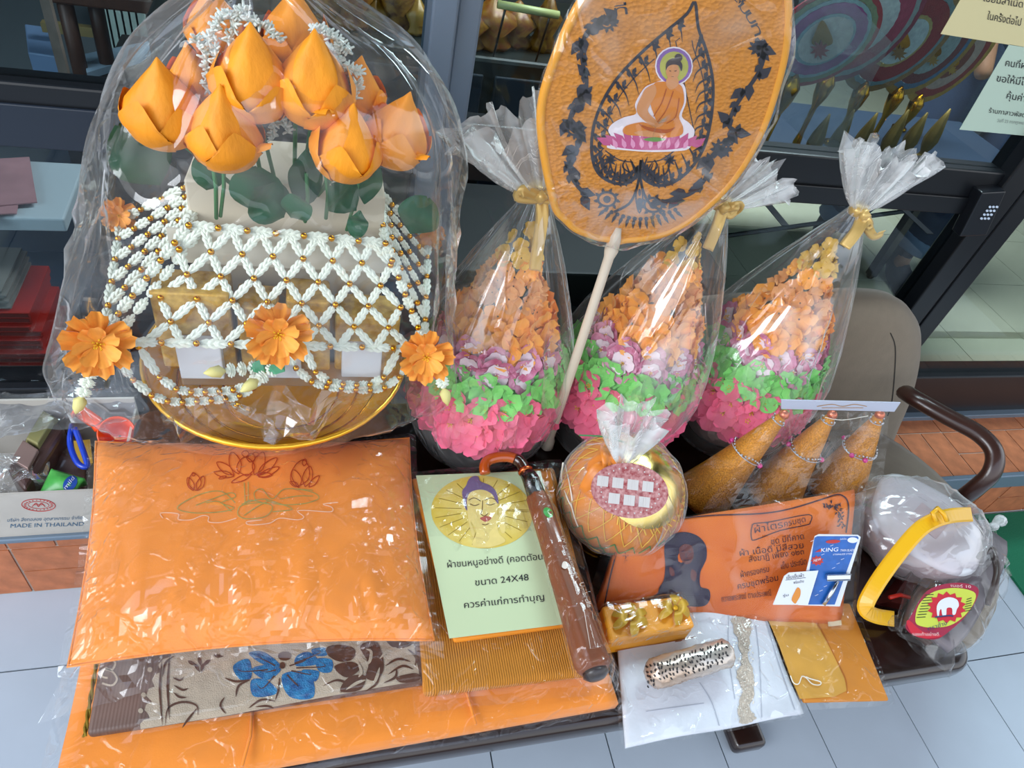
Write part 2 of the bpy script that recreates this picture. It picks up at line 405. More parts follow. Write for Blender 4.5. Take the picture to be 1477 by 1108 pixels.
# green mat
M_green = mat('green_mat', '0d6b4a', .95, bump=.8, bscale=260)
b = onz(1425, 742, .008); q = MB()
c = [onz(1440, 806, .008), onz(1560, 930, .008), Vector((2.9, .60, .008)), Vector((2.9, .85, .008)), Vector((1.93, .85, .008)), Vector((1.70, .85, .008))]
c = [onz(1428, 788, .008), onz(1490, 872, .008), Vector((2.9, .56, .008)), Vector((2.9, .855, .008)), Vector((1.80, .855, .008)), onz(1426, 748, .008)]
q.add(c + [p - Vector((0, 0, .007)) for p in c], [tuple(range(6)), tuple(range(6, 12))[::-1]] + [(i, (i + 1) % 6, 6 + (i + 1) % 6, 6 + i) for i in range(6)])
tag(q.build('floor_mat', M_green), 'dark green floor mat at the right edge, against the tiled step', 'mat')

# ================================================================== FURNITURE
M_wood = mat('dark_lacquer_wood', '23120d', .22, var=.25, vscale=9, stretch=(1, 6, 6), coat=.5)
T = .40
tb = thing('coffee_table', (.43, .66, 0), 'low dark brown lacquered table with rounded edge carrying the offerings', 'table')
def rrect(x0, y0, x1, y1, r, n=6):
    out = []
    for cx_, cy_, a0 in ((x1 - r, y0 + r, -90), (x1 - r, y1 - r, 0), (x0 + r, y1 - r, 90), (x0 + r, y0 + r, 180)):
        for k in range(n + 1):
            a = math.radians(a0 + 90 * k / n); out.append((cx_ + r * math.cos(a), cy_ + r * math.sin(a)))
    return out
rr = rrect(-.335, .315, 1.19, 1.02, .05); n = len(rr); q = MB()
q.add([(x, y, T - .052) for x, y in rr] + [(x, y, T) for x, y in rr], [tuple(range(n))[::-1], tuple(range(n, 2 * n))] + [(i, (i + 1) % n, n + (i + 1) % n, n + i) for i in range(n)])
top = q.build('table_top', M_wood, tb, True, .018, 4)
for x, y in ((.885, .375), (-.26, .40), (-.26, .80), (.885, .80)):
    q = MB(); y += (.05 if y < .5 else 0); q.box((x - .026, y - .03, 0), (x + .026, y + .03, T - .05)); q.build('leg', M_wood, tb, False, .008)
for x in (.885, -.26):
    q = MB(); q.box((x - .040, .332, 0.0), (x + .036, .80, .04)) if x > 0 else q.box((x - .03, .38, 0), (x + .03, .8, .028)); q.build('foot_rail', M_wood, tb, True, .012, 3)
q = MB(); q.box((-.25, .58, .14), (.88, .62, .17)); q.build('stretcher', M_wood, tb, False, .005)

# armchair
M_fab = mat('taupe_upholstery', '7e7160', .8, var=.05, vscale=40, bump=.15, bscale=300, sheen=.2)
ch = thing('armchair', (1.2, .8, 0), 'taupe upholstered armchair with dark curved wooden arm behind the table', 'armchair')
q = MB(); prof = [(.0, .255), (.30, .255), (.325, .275), (.335, .305), (.325, .335), (.29, .348), (.0, .352)]
q.lathe([(r * 1.0, z) for r, z in prof], (1.19, .70, 0), 40, cap=False); q.build('seat', M_fab, ch, True)
# backrest: a thick rounded slab, tilted back
def backfn(th):
    b = MB(); out = [(930, 470), (1000, 455), (1100, 445), (1200, 440), (1265, 438), (1310, 445), (1334, 470), (1338, 510), (1325, 570), (1300, 630), (1275, 690), (1240, 730), (1100, 740), (930, 740)]
    return b, out
pl = Plane(ony(1290, 440, .99), ony(1000, 450, 1.0), ony(1265, 690, .93))
_, out = backfn(0)
pts = [pl.at(x, y) for x, y in smooth_path(out, 4, True) for x, y in [(x[0], x[1])]] if False else [pl.at(p.x, p.y) for p in smooth_path(out, 4, True)]
ctr = sum(pts, Vector()) / len(pts); q = MB(); n = len(pts); rings = []
for sc, d in ((.0, .022), (.55, .022), (.82, .014), (.93, .0), (.985, -.02), (1.0, -.045), (.985, -.07), (.9, -.085), (0, -.085)):
    rings.append([ctr + (p - ctr) * sc + pl.n * d for p in pts])
vs2 = [p for r in rings for p in r]
q.add(vs2, [(i * n + k, i * n + (k + 1) % n, (i + 1) * n + (k + 1) % n, (i + 1) * n + k) for i in range(len(rings) - 1) for k in range(n)])
bk = q.build('backrest', M_fab, ch, True)
hb = Hit(bk); ik = Ink(hb, off=.0008)
ik.line([(1284, 480), (1291, 500), (1290, 540), (1286, 580), (1280, 600)], 1.6); ik.build('seam', mat('seam_thread', '2c2824', .9), bk)
arm = [onz(1306, 566, .53), onz(1325, 578, .545), onz(1370, 603, .55), onz(1412, 626, .55), onz(1434, 652, .54), onz(1430, 682, .51), onz(1405, 706, .46), onz(1375, 728, .40), onz(1340, 760, .33)]
q = MB(); q.tube(smooth_path(arm, 5), .024, 12, flat=.75); q.build('arm', mat('brown_arm_wood', '38201a', .3, var=.2, vscale=12, coat=.4), ch, True)
for x, y in ((1.38, .62), (1.40, .96), (1.0, .96), (1.0, .62)):
    q = MB(); q.box((x - .018, y - .018, 0), (x + .018, y + .018, .27)); q.build('leg', M_wood, ch, False, .004)

# ================================================================== CLOTH PACKS AND PILLOW
M_or = mat('saffron_cloth', 'ec8822', .8, var=.06, vscale=12, bump=.15, bscale=420, sheen=.3)
M_or2 = mat('pillow_cloth', 'f08c2e', .75, var=.05, vscale=8, bump=.15, bscale=500, sheen=.3)
M_dor = mat('ribbed_saffron_cloth', 'cb8220', .8, bump=.9, bscale=85, kind='wave', stretch=(1, .6, .2), var=.05)
M_rob = mat('rust_saffron_cloth', 'cf641c', .75, var=.15, vscale=9, bump=.2, bscale=300)
M_ink = mat('dark_print', '1e1c26', .7)
M_gold = mat('gold_metal', 'd99a22', .22, metal=1, var=.1, vscale=15)
M_goldcord = mat('gold_cord', 'd0ac3c', .4, metal=.3, bump=1, bscale=500, kind='wave')
# robe pack on the table
t = thing('robe_pack', (.05, .5, T), 'large folded orange robe in clear plastic, lowest of the stack on the table', 'robe')
c = [Vector((-.325, .322, .432)), Vector((.452, .338, .432)), Vector((.44, .74, .432)), Vector((-.325, .74, .432))]
q = MB()
def rf_(u, v):
    p = bil(c, u, v); e_ = (2 * u - 1) ** 8 + (2 * v - 1) ** 8
    return p + Vector((0, 0, -.012 * min(1, e_) + .003 * noise.noise(p * 14) + .002 * math.sin(u * 30 + v * 6) * max(0, .3 - v)))
nu, nv = 40, 24; q.grid(rf_, nu, nv); base = len(q.v)
edge = [i for i in range(nu + 1)] + [(j + 1) * (nu + 1) + nu for j in range(nv)] + [nv * (nu + 1) + nu - 1 - i for i in range(nu)] + [(nv - 1 - j) * (nu + 1) for j in range(nv - 1)]
q.v += [Vector((q.v[i].x, q.v[i].y, T + .001)) for i in edge]; m_ = len(edge)
q.f += [(edge[(k + 1) % m_], edge[k], base + k, base + (k + 1) % m_) for k in range(m_)]; q.mi += [0] * m_
q.build('robe', M_or, t, True)
for (x0, y0), (x1, y1) in (((-.10, .327), (-.09, .40)), ((.22, .335), (.20, .42))):
    q = MB(); q.tube([(x0, y0, .4335), ((x0 + x1) / 2 + .004, (y0 + y1) / 2, .435), (x1, y1, .434)], .0022, 6); q.build('fold_edge', M_or, t, True)
wrap_sheet(c, .005, .001, .005, 60, 34, .03, 22, .026, 1, (0, 0, 1), parent=t)

# brocade mat
M_broc = mat('brown_brocade', '654b40', .5, var=.25, vscale=20, bump=.12, bscale=480, kind='wave', stretch=(.15, 1, 1))
t = thing('brocade_mat', (0, .5, .433), 'folded brown and cream brocade mat with blue flower, under the pillow', 'mat')
fl = onz(124, 1060, .452); fr = onz(606, 985, .452); ux = (fr - fl).normalized(); uy = Vector((0, 0, 1)).cross(ux); bl_ = fl; br_ = fl + ux * .46
dp = (onz(122, 815, .452) - fl).dot(uy)
c = [bl_, br_, br_ + uy * dp, bl_ + uy * dp]
o = pack('folded_cloth', c, .017, M_broc, t, .006); 
pl = Plane(*c[:3]); P1 = (60, 860, 2.4617)
M_cream = mat('cream_brocade', 'b9a893', .6, var=.12, vscale=60, bump=.6, bscale=600)
k = Ink(pl, P1, .0008)
k.fill([(352, 474), (350, 455), (364, 440), (385, 435), (378, 418), (366, 405), (372, 385), (392, 375), (372, 355), (380, 330), (402, 322), (392, 300), (402, 280), (425, 270), (415, 245), (432, 225), (460, 215), (455, 190), (480, 150), (560, 110), (1300, 60), (1345, 300), (1000, 360), (660, 425)])
for x, y in ((385, 262), (362, 352), (352, 408), (382, 205)): k.ell(x, y, 9)
k.line([(215, 310), (250, 318), (268, 295), (250, 268), (222, 262), (215, 285), (235, 292)], 7); k.line([(215, 240), (240, 225), (262, 238), (250, 262), (225, 255)], 7)
k.build('cream_pattern', M_cream, t)
k = Ink(pl, P1, .0014); B = [(680, 250, 735, 225, 745, 290, 705, 298), (735, 205, 790, 200, 850, 250, 790, 245), (745, 262, 800, 245, 850, 262, 800, 300), (745, 300, 800, 300, 838, 345, 755, 358), (855, 280, 950, 275, 965, 360, 880, 358), (905, 215, 950, 200, 985, 240, 905, 250), (960, 190, 1010, 185, 1012, 212, 970, 212), (975, 225, 1030, 228, 1028, 270, 985, 268), (940, 262, 985, 270, 970, 305, 925, 270)]
for b_ in B: k.blob([(b_[0], b_[1]), (b_[2], b_[3]), (b_[4], b_[5]), (b_[6], b_[7])], 5)
k.build('blue_flower', mat('blue_weave', '2f86b8', .5, h2='1a4d86', vscale=90, bump=.8, bscale=500), t)
k = Ink(pl, P1, .0018)
for b_ in B:
    cx_ = sum(b_[::2]) / 4; cy_ = sum(b_[1::2]) / 4
    k.line([(cx_ * .35 + 850 * .65, cy_ * .35 + 262 * .65), (cx_, cy_ + 4), (b_[0] * .6 + cx_ * .4, b_[1] * .6 + cy_ * .4)], 5, taper=1)
k.ell(863, 215, 24, 16); k.ell(855, 248, 10, 12)
for L in (((650, 292), (690, 305), (740, 298)), ((740, 300), (700, 320), (690, 360)), ((650, 360), (635, 390), (655, 420)), ((430, 290), (440, 240), (470, 215)), ((440, 460), (450, 400), (500, 378), (550, 390), (556, 425)), ((470, 318), (500, 335), (520, 330)), ((470, 345), (490, 360), (515, 362)), ((465, 290), (490, 300), (505, 290)), ((428, 230), (420, 330), (430, 460)), ((455, 215), (448, 320), (455, 440)),
          ((735, 400), (780, 370), (830, 375)), ((760, 395), (800, 392), (825, 400)), ((500, 470), (520, 440), (552, 400)), ((845, 290), (842, 330), (830, 372))): k.line(L, 8, taper=2)
for x, y, a in ((520, 230, 30), (545, 240, 60), (575, 240, 100), (600, 228, 140), (560, 215, 80), (610, 210, 10)): k.leaf(x, y, 38, 16, a)
k.blob([(1010, 185), (1060, 175), (1110, 190), (1105, 225), (1060, 235), (1020, 215)])
k.blob([(1130, 180), (1190, 165), (1215, 250), (1190, 300), (1150, 290), (1160, 240)]); k.blob([(1215, 130), (1320, 160), (1290, 185), (1240, 180)])
k.blob([(1040, 250), (1100, 235), (1130, 260), (1090, 290), (1060, 280)]); k.blob([(1090, 290), (1150, 285), (1130, 335), (1060, 340)]); k.blob([(1260, 290), (1330, 275), (1342, 300), (1280, 310)])
for L in (((1000, 320), (1050, 300), (1090, 320), (1060, 345)), ((1150, 340), (1190, 310), (1200, 260)), ((1220, 250), (1265, 225), (1310, 235)), ((1230, 280), (1280, 250), (1320, 262)), ((1215, 310), (1255, 290), (1260, 260)), ((1300, 190), (1330, 220), (1325, 250))): k.line(L, 9, taper=2)
k.build('brown_pattern', mat('brown_weave', '58382b', .5, var=.2, vscale=80), t)['kind'] = 'stuff'
k = Ink(pl, P1, .0022)
for L in (((1130, 215), (1160, 240), (1170, 200), (1150, 190)), ((1200, 225), (1230, 195), (1260, 185)), ((1080, 335), (1120, 310), (1150, 300)), ((1175, 320), (1190, 290), (1200, 255)), ((1120, 230), (1135, 270), (1125, 290))): k.line(L, 11, taper=2)
k.build('cream_stem', M_cream, t)
def twist(path, r, name, parent):
    q = MB(); P = smooth_path(path, 14); 
    for ph in (0, PI):
        L = []
        for i, p in enumerate(P):
            a = i * .9 + ph; L.append(p + Vector((math.cos(a) * r * .6, 0, math.sin(a) * r * .6)))
        q.tube(L, r * .75, 5)
    return q.build(name, M_goldcord, parent, True)
twist([bl_ + Vector((-.003, .0, -.006)), bl_ + uy * dp * .3 + Vector((-.004, 0, -.006)), bl_ + uy * dp * .7 + Vector((-.004, 0, -.006)), bl_ + uy * dp + Vector((-.004, 0, -.006))], .0024, 'gold_cord', t)
q = MB(); a = bl_ + uy * (dp + .0) + Vector((-.006, 0, -.006)); q.sphere(a, .006, 8, 6)
for i in range(16): q.tube([a + Vector((random.uniform(-.003, .003), 0, 0)), a + Vector((-.006 + random.uniform(-.006, .006), -.018, -.006)), a + Vector((-.012 + random.uniform(-.008, .008), -.034 + random.uniform(-.004, .004), -.016))], .0009, 4)
q.build('tassel', mat('gold_thread', 'd8b23a', .5, metal=.3), t, True)
wrap_sheet([c[0] + ux * .06, c[1], c[2], c[3] + ux * .06], .003, .001, .003, 44, 20, .02, 30, .012, 5, (0, 0, 1), parent=t)

# pillow
t = thing('pillow', (-.09, .65, .46), 'orange pillow embroidered with lotus flowers, in clear plastic', 'pillow')
zc = .492
pc = [onz(98, 962, zc), onz(626, 924, zc), onz(590, 632, zc), onz(138, 637, zc)]
def pil(u, v, top, extra=0):
    a, b = 2 * u - 1, 2 * v - 1
    uu = .5 + .5 * a * (1 - .035 * (1 - b * b)); vv = .5 + .5 * b * (1 - .07 * (1 - a * a))
    p = bil(pc, uu, vv)
    h = (max(0, 1 - abs(a) ** 2.6) * max(0, 1 - abs(b) ** 2.6)) ** .55
    wr = noise.noise(Vector((u * 9, v * 2.5, 3))) * .004 * (1 - abs(a)) + abs(noise.noise(Vector((u * 16, v * 3, 8)))) * .010 * max(0, -b) ** 1 * (h > 0)
    rad = noise.noise(Vector((math.atan2(b, a) * 5, 1, 1))) * .006 * min(1, (abs(a) ** 4 + abs(b) ** 4))
    z = (.054 * h + (wr + rad) * min(1, h * 2)) if top else -.034 * h
    return p + Vector((0, 0, z + extra))
q = MB(); q.grid(lambda u, v: pil(u, v, True), 56, 40); q.grid(lambda u, v: pil(1 - u, v, False), 28, 20)
body = q.build('cushion', M_or2, t, True)
q = MB(); per = [pil(i / 20, 0, True) for i in range(21)] + [pil(1, i / 14, True) for i in range(1, 15)] + [pil(1 - i / 20, 1, True) for i in range(1, 21)] + [pil(0, 1 - i / 14, True) for i in range(1, 14)]
q.tube(per, .0022, 5, closed=True); q.build('seam', M_or2, t, True)
hb = Hit(body); P5 = (100, 600, 2.735)
k = Ink(hb, P5, .0012); wd = 3.2
def petal(x0, y0, x1, y1, w, kk=None, lw=None):
    dx, dy = x1 - x0, y1 - y0; L = math.hypot(dx, dy); nx, ny = -dy / L * w, dx / L * w
    (kk or k).line([(x0, y0), (x0 + dx * .35 + nx, y0 + dy * .35 + ny), (x0 + dx * .75 + nx * .8, y0 + dy * .75 + ny * .8), (x1, y1), (x0 + dx * .75 - nx * .8, y0 + dy * .75 - ny * .8), (x0 + dx * .35 - nx, y0 + dy * .35 - ny), (x0, y0)], lw or wd)
for a in ((700, 240, 692, 165, 34), (668, 232, 640, 145, 22), (650, 235, 582, 185, 16), (650, 240, 572, 225, 12), (730, 235, 765, 145, 22), (740, 238, 820, 168, 16), (745, 243, 828, 205, 12), (690, 165, 700, 140, 14), (735, 165, 735, 145, 12), (720, 232, 640, 265, 10), (740, 236, 800, 235, 10), (712, 185, 720, 150, 16), (620, 240, 590, 250, 5)): petal(*a)
for a in ((900, 282, 925, 175, 34), (930, 282, 950, 200, 18), (905, 280, 870, 262, 8), (945, 284, 985, 238, 10), (905, 285, 882, 215, 20), (925, 200, 930, 172, 8)): petal(*a)
for a in ((500, 297, 490, 228, 24), (505, 297, 530, 240, 14), (490, 297, 468, 245, 12), (492, 240, 488, 225, 6)): petal(*a)
k.build('red_embroidery', mat('red_thread', 'b23a1c', .7), t)
k = Ink(hb, P5, .0012)
for L in (((655, 345), (600, 300), (520, 310), (440, 350), (432, 372), (500, 385), (600, 380), (650, 365), (600, 345), (655, 322), (640, 305), (590, 320), (500, 355)), ((735, 335), (730, 305), (760, 290), (800, 330), (850, 290), (950, 300), (985, 325), (940, 345), (880, 352), (820, 350), (775, 335)), ((665, 375), (680, 355), (740, 345), (790, 350), (800, 370), (770, 400), (700, 408), (668, 395), (665, 375)), ((690, 265), (694, 340)), ((706, 262), (706, 335)), ((780, 350), (720, 335), (690, 345)), ((690, 395), (740, 360), (780, 340)), ((900, 290), (960, 295)), ((640, 380), (590, 340), (540, 345)), ((830, 330), (900, 318), (960, 318)), ((680, 350), (760, 330), (820, 345), (880, 370), (800, 380))): k.line(L, 3)
k.build('green_embroidery', mat('green_thread', '9fa35c', .7), t)
k = Ink(hb, P5, .0012)
for L in (((370, 405), (362, 385), (430, 388), (430, 410), (480, 412), (525, 395), (550, 400), (550, 420), (600, 422), (660, 405)), ((760, 412), (700, 420), (715, 432), (790, 425), (830, 405), (900, 412), (925, 400), (900, 378), (940, 375), (1030, 380), (1035, 362), (1000, 350), (1060, 343))): k.line(L, 3.2)
k.build('white_embroidery', mat('white_thread', 'f4c9a8', .7), t)
def pwrap(u, v):
    a, b = 2 * u - 1, 2 * v - 1; U = .5 + .5 * a * 1.05; V = .5 + .5 * b * 1.06
    uc, vc = min(1, max(0, U)), min(1, max(0, V)); p = pil(uc, vc, True); ex = bil(pc, U, V) - bil(pc, uc, vc)
    am = .0035 + .006 * max(0, -b - .2) + .005 * max(0, abs(a) - .6)
    r = max(0, ridge(p * 18, 1, 2)) * am + max(0, ridge(p * 40, 1, 4)) * am * .5
    e_ = max(0, abs(a) * 1.05 - 1) / .05 + max(0, abs(b) * 1.06 - 1) / .06
    return p + ex + Vector((0, 0, .003 + r - .004 * e_))
q = MB(); q.grid(pwrap, 84, 60); q.build('plastic_wrap', WRAP, t)
q = MB(); a0, a1 = pc[0] + Vector((-.012, .02, 0)), onz(66, 992, .455)
q.grid(lambda u, v: (pc[0] * (1 - u) + onz(330, 925, .49) * u) + (Vector((-.034, -.030, -.03)) * v * (1 - u) ** .7) + Vector((0, -.022 * v, -.014 * v)) + Vector((0, 0, .006 * noise.noise(Vector((u * 14, v * 5, 1))))), 20, 5); q.build('bag_end', WRAP, t)
q = MB(); q.grid(lambda u, v: (onz(330, 922, .49) * (1 - u) + onz(640, 925, .485) * u) + Vector((0, -.02 * v, -.016 * v)) + Vector((0, 0, .006 * noise.noise(Vector((u * 17, v * 5, 6))))), 22, 4); q.build('bag_end', WRAP, t)

# bathing cloth pack with printed sheet
t = thing('cloth_pack', (.33, .58, .435), 'ribbed ochre cloth pack with pale green printed sheet on top, in plastic', 'cloth')
zt = .482
c = [onz(612, 1000, .462), onz(872, 968, .462), onz(800, 672, zt), onz(590, 688, zt)]
pack('folded_cloth', c, .028, M_dor, t, .009)
q = MB(); cc = [onz(655, 925, .488), onz(838, 900, .488), onz(795, 678, .49), onz(594, 690, .49)]
pack('upper_fold', cc, .010, mat('bright_saffron_cloth', 'e2881a', .7, var=.08, vscale=15), t, .004)
pp = [onz(648, 921, .491), onz(826, 899, .491), onz(780, 679, .493), onz(600, 686, .493)]
q = MB(); q.hull8([p - Vector((0, 0, .0006)) for p in pp], pp); q.build('printed_sheet', mat('pale_green_paper', 'c9d9ae', .7), t)
pl = Plane(*pp[:3]); P6 = (580, 600, 2.519)
k = Ink(pl, P6, .0005); k.ell(290, 350, 185, 132, 4, 40); k.build('picture_ground', mat('print_yellow', 'd9b93c', .7, h2='e6d27a', vscale=25), t)
k = Ink(pl, P6, .0009)
for a in range(0, 360, 17):
    r_ = math.radians(a); k.line([(290 + 75 * math.cos(r_), 345 + 60 * math.sin(r_)), (290 + 172 * math.cos(r_), 350 + 122 * math.sin(r_))], 2.2, sm=0)
k.build('picture_ray', mat('print_ochre', '9a7c1c', .7), t)
k = Ink(pl, P6, .0012); k.blob([(245, 370), (262, 400), (268, 430), (255, 470), (300, 480), (345, 472), (375, 455), (352, 430), (345, 395), (345, 360)])
k.blob([(232, 300), (245, 275), (290, 268), (330, 278), (345, 310), (345, 350), (338, 390), (320, 412), (298, 422), (272, 412), (250, 385), (236, 345)])
k.blob([(352, 330), (368, 360), (374, 420), (360, 425), (352, 390)]); k.blob([(236, 345), (246, 380), (262, 425), (256, 440), (244, 400)])
k.build('picture_face', mat('print_cream', 'e6cf7e', .7, var=.05, vscale=60), t)
k = Ink(pl, P6, .0015); k.blob([(220, 300), (218, 275), (232, 255), (240, 235), (255, 222), (275, 222), (285, 240), (320, 255), (342, 280), (350, 320), (340, 312), (325, 285), (290, 270), (250, 278), (235, 305), (236, 345), (226, 330)]); k.build('picture_hair', mat('print_mauve', '75618a', .7), t)
k = Ink(pl, P6, .0018)
for L in (((242, 308), (262, 300), (285, 312)), ((300, 308), (322, 300), (340, 308)), ((246, 322), (264, 328), (280, 322)), ((305, 320), (320, 326), (336, 320)), ((292, 310), (290, 345), (284, 358)), ((284, 358), (298, 366), (312, 356)), ((290, 395), (302, 398), (314, 393))): k.line(L, 2.6)
k.build('picture_line', mat('print_brown', '6a4a2a', .7), t)
k = Ink(pl, P6, .0018); k.blob([(282, 374), (296, 368), (306, 366), (324, 372), (312, 384), (298, 386)]); k.build('picture_lips', mat('print_rose', 'b55a50', .7), t)
for tx_, b1_, b2_ in (('ผ้าขนหนูอย่างดี (คอตตัอน)', (165, 553), (522, 522)), ('ขนาด 24X48', (266, 618), (460, 598)), ('ควรค่าแก่การทำบุญ', (226, 700), (516, 670))):
    k = Ink(pl, P6, .0009); k.text(tx_, b1_, b2_, (-3, -24)); k.build('lettering', M_ink, t)
cw = [c[0], c[1], c[2], c[3]]
wrap_sheet([onz(606, 1012, .455), onz(885, 985, .455), onz(806, 668, .488), onz(588, 686, .488)], .012, .004, .004, 44, 44, .03, 26, .020, 9, (0, 0, 1), parent=t)

# umbrella
t = thing('folded_umbrella', (.38, .52, .5), 'folded brown umbrella with hooked amber handle, laid over the printed sheet', 'umbrella')
A = onz(773, 712, .522); B_ = onz(858, 968, .516); d = (B_ - A)
M_umb = mat('brown_nylon', '7a4020', .5, var=.1, vscale=30, bump=.2, bscale=60)
def rumb(tt, i, r): return r * (1 + .10 * math.cos(tt * 6) + .05 * math.sin(tt * 2 + i))
q = MB(); q.lathe([(.013, 0), (.0185, .01), (.0195, d.length * .3), (.0225, d.length * .6), (.027, d.length * .9), (.028, d.length * .97), (.02, d.length)], seg=30, M=zM(A, d), rf=rumb); um = q.build('folded_canopy', M_umb, t, True)
q = MB(); q.lathe([(.006, -.001), (.019, 0), (.02, .006), (.012, .012), (.004, .013)], seg=16, M=zM(B_, d)); q.build('canopy_tip', mat('dark_plastic', '241512', .3), t, True)
q = MB(); a2 = onz(765, 690, .525); q.tube([A + d * .012, a2, onz(757, 678, .525)], [.0165, .0155, .012], 14); q.build('collar', mat('black_plastic', '0c0a0a', .2, coat=.5), t, True)
q = MB(); q.lathe([(.0135, 0), (.0142, .002), (.0142, .005), (.0135, .007)], seg=18, M=zM(onz(759, 682, .525), a2 - A)); q.build('copper_ring', mat('copper_metal', 'c8663a', .25, metal=1), t, True)
hp = smooth_path([onz(757, 678, .525), onz(750, 666, .527), onz(738, 660, .527), onz(722, 659, .525), onz(706, 663, .521), onz(699, 672, .517), onz(700, 684, .512)], 5)
q = MB(); q.tube(hp[:9], [.011] * 9, 12); q.build('handle_neck', mat('dark_resin', '35140a', .15, coat=.6), t, True)
q = MB(); q.tube(hp[8:], [.010] * (len(hp) - 9) + [.0085], 12); q.build('hooked_handle', mat('amber_resin', 'b04a14', .15, coat=.7), t, True)
hb = Hit(um); k = Ink(hb, P6, .0022)
k.text('Umbrella', (640, 610), (672, 700), (20, -6)); k.text('UV protection 24"', (575, 440), (632, 600), (9, -3)); k.text('folding umbrella', (590, 535), (640, 640), (8, -3))
k.line([(662, 715), (682, 848), (712, 845), (686, 712), (662, 715)], 1.6, sm=0); k.text('www', (680, 760), (700, 838), (6, -1)); k.ell(590, 545, 12, 14)
k.build('white_print', mat('pale_print', 'f0e6da', .7), t)
k = Ink(hb, P6, .0007); k.ell(530, 352, 21, 15, 50); k.build('leaf_sticker', mat('leaf_green', '2f9b3a', .4), t)
k = Ink(hb, P6, .0012); k.line([(519, 343), (530, 352), (542, 362)], 2); k.line([(523, 352), (531, 346)], 2); k.build('leaf_vein', mat('pale_print', ''), t)
q = MB(); L_ = d.length
def uw(u, v):
    a = -PI * .15 + u * PI * 1.3; s_ = -.02 + v * (L_ + .045); r = (.0195 + .009 * min(1, max(0, s_ / L_))) * 1.0 + .0035
    r *= 1 if s_ < L_ else max(.35, 1 - (s_ - L_) * 20)
    p = zM(A, d) @ Vector((0, 0, s_)); M_ = zM(A, d).to_3x3(); up_ = Vector((0, 0, 1)); dd = d.normalized(); sd = dd.cross(up_).normalized(); uu = sd.cross(dd)
    w = max(0, ridge(p * 30, 1, 3)) * .003
    return p + (sd * math.cos(a) + uu * math.sin(a)) * (r + w)
q.grid(uw, 18, 46); q.build('plastic_sleeve', WRAP, t)

# ================================================================== OFFERING TRAY AND FLOWER ARRANGEMENT
AX, AY = -.058, .925          # axis of tray and arrangement
t = thing('pedestal_tray', (AX, AY, T), 'golden pedestal tray standing on the table under the white garland arrangement', 'tray')
q = MB(); q.lathe([(.125, 0), (.128, .006), (.118, .014), (.10, .03), (.07, .06), (.045, .09), (.036, .105), (.04, .118), (.06, .128)], (AX, AY, T), 40); q.build('foot', M_gold, t, True)
M_gtray = mat('gold_lustre', 'ffb320', .25, metal=.15, var=.15, vscale=14, coat=.4)
q = MB(); q.lathe([(.0, .128), (.06, .128), (.10, .135), (.13, .15), (.165, .175), (.19, .20), (.205, .222), (.212, .23), (.214, .226), (.2, .205), (.17, .17), (.12, .142), (.05, .132), (0, .132)][::-1], (AX, AY, T), 56, cap=False); q.build('bowl', M_gtray, t, True)
q = MB()
for i in range(40):
    pass
q.tube([(AX + .213 * math.cos(2 * PI * k / 56), AY + .213 * math.sin(2 * PI * k / 56), T + .229) for k in range(56)], .0045, 8, closed=True); q.build('rim', mat('bright_gold', 'ffc23a', .2, metal=.7), t, True)
for rr_ in (.10, .135, .168):
    q = MB(); q.tube([(AX + rr_ * math.cos(2 * PI * k / 48), AY + rr_ * math.sin(2 * PI * k / 48), T + {.10: .139, .135: .155, .168: .179}[rr_]) for k in range(48)], .0022, 6, closed=True); q.build('moulding', M_gold, t, True)

fa = thing('garland_arrangement', (AX, AY, T + .235), 'white garland net arrangement with orange cloth lotuses, wrapped in cellophane on the golden tray', 'flower arrangement')
M_white = mat('white_garland_petal', 'e4eadb', .6, var=.05, vscale=40, sub=.1)
M_cbox = mat('cream_card', 'cfc4ae', .8, var=.06, vscale=10)
M_gcloth = mat('gold_brocade_paper', 'b98a3c', .45, metal=.35, var=.25, vscale=60, h2='e0b85a', bump=.4, bscale=200)
FL, FR, BL_, BR_ = onz(150, 478, .80), onz(612, 496, .80), onz(178, 305, .79), onz(618, 345, .79)
BL_.y = min(BL_.y, 1.065); BR_.y = min(BR_.y, 1.065)
TL_, TR_ = onz(272, 325, .915), onz(556, 351, .915)
TBL, TBR = Vector((TL_.x + .01, TL_.y + .13, .915)), Vector((TR_.x, TR_.y + .14, .915))
# inner cards
def slab(name, b4, z0, z1, m, parent=fa, bevel=.003, top=None):
    q = MB(); q.hull8([Vector((p[0], p[1], z0)) for p in b4], [Vector((p[0], p[1], z1)) for p in (top or b4)]); return q.build(name, m, parent, False, bevel)
w0 = [(-.19, .845), (.105, .835), (.11, 1.04), (-.18, 1.04)]
slab('base_box', [(-.20, .83), (.115, .82), (.12, 1.05), (-.20, 1.05)], T + .245, .70, mat('tan_box', '9c7a55', .7))
slab('card_block', [(-.165, .90), (.10, .885), (.10, 1.03), (-.155, 1.03)], .70, .965, M_cbox)
for a, b_, z1 in ((0, .30, .845), (.32, .49, .825), (.52, .70, .84), (.72, 1, .815)):
    xa = -.215 + .34 * a; xb = -.215 + .34 * b_; yy = .812 - .012 * a
    slab('gilt_packet', [(xa, yy), (xb, yy - .004), (xb, yy + .05), (xa, yy + .055)], .702, z1, M_gcloth, bevel=.004)
for x_, z1 in ((-.16, .75), (-.05, .735), (.07, .745)):
    slab('white_packet', [(x_ - .03, .79), (x_ + .03, .788), (x_ + .03, .808), (x_ - .03, .81)], .70, z1 + .02, mat('white_paper', 'dcdde0', .7), bevel=.002)
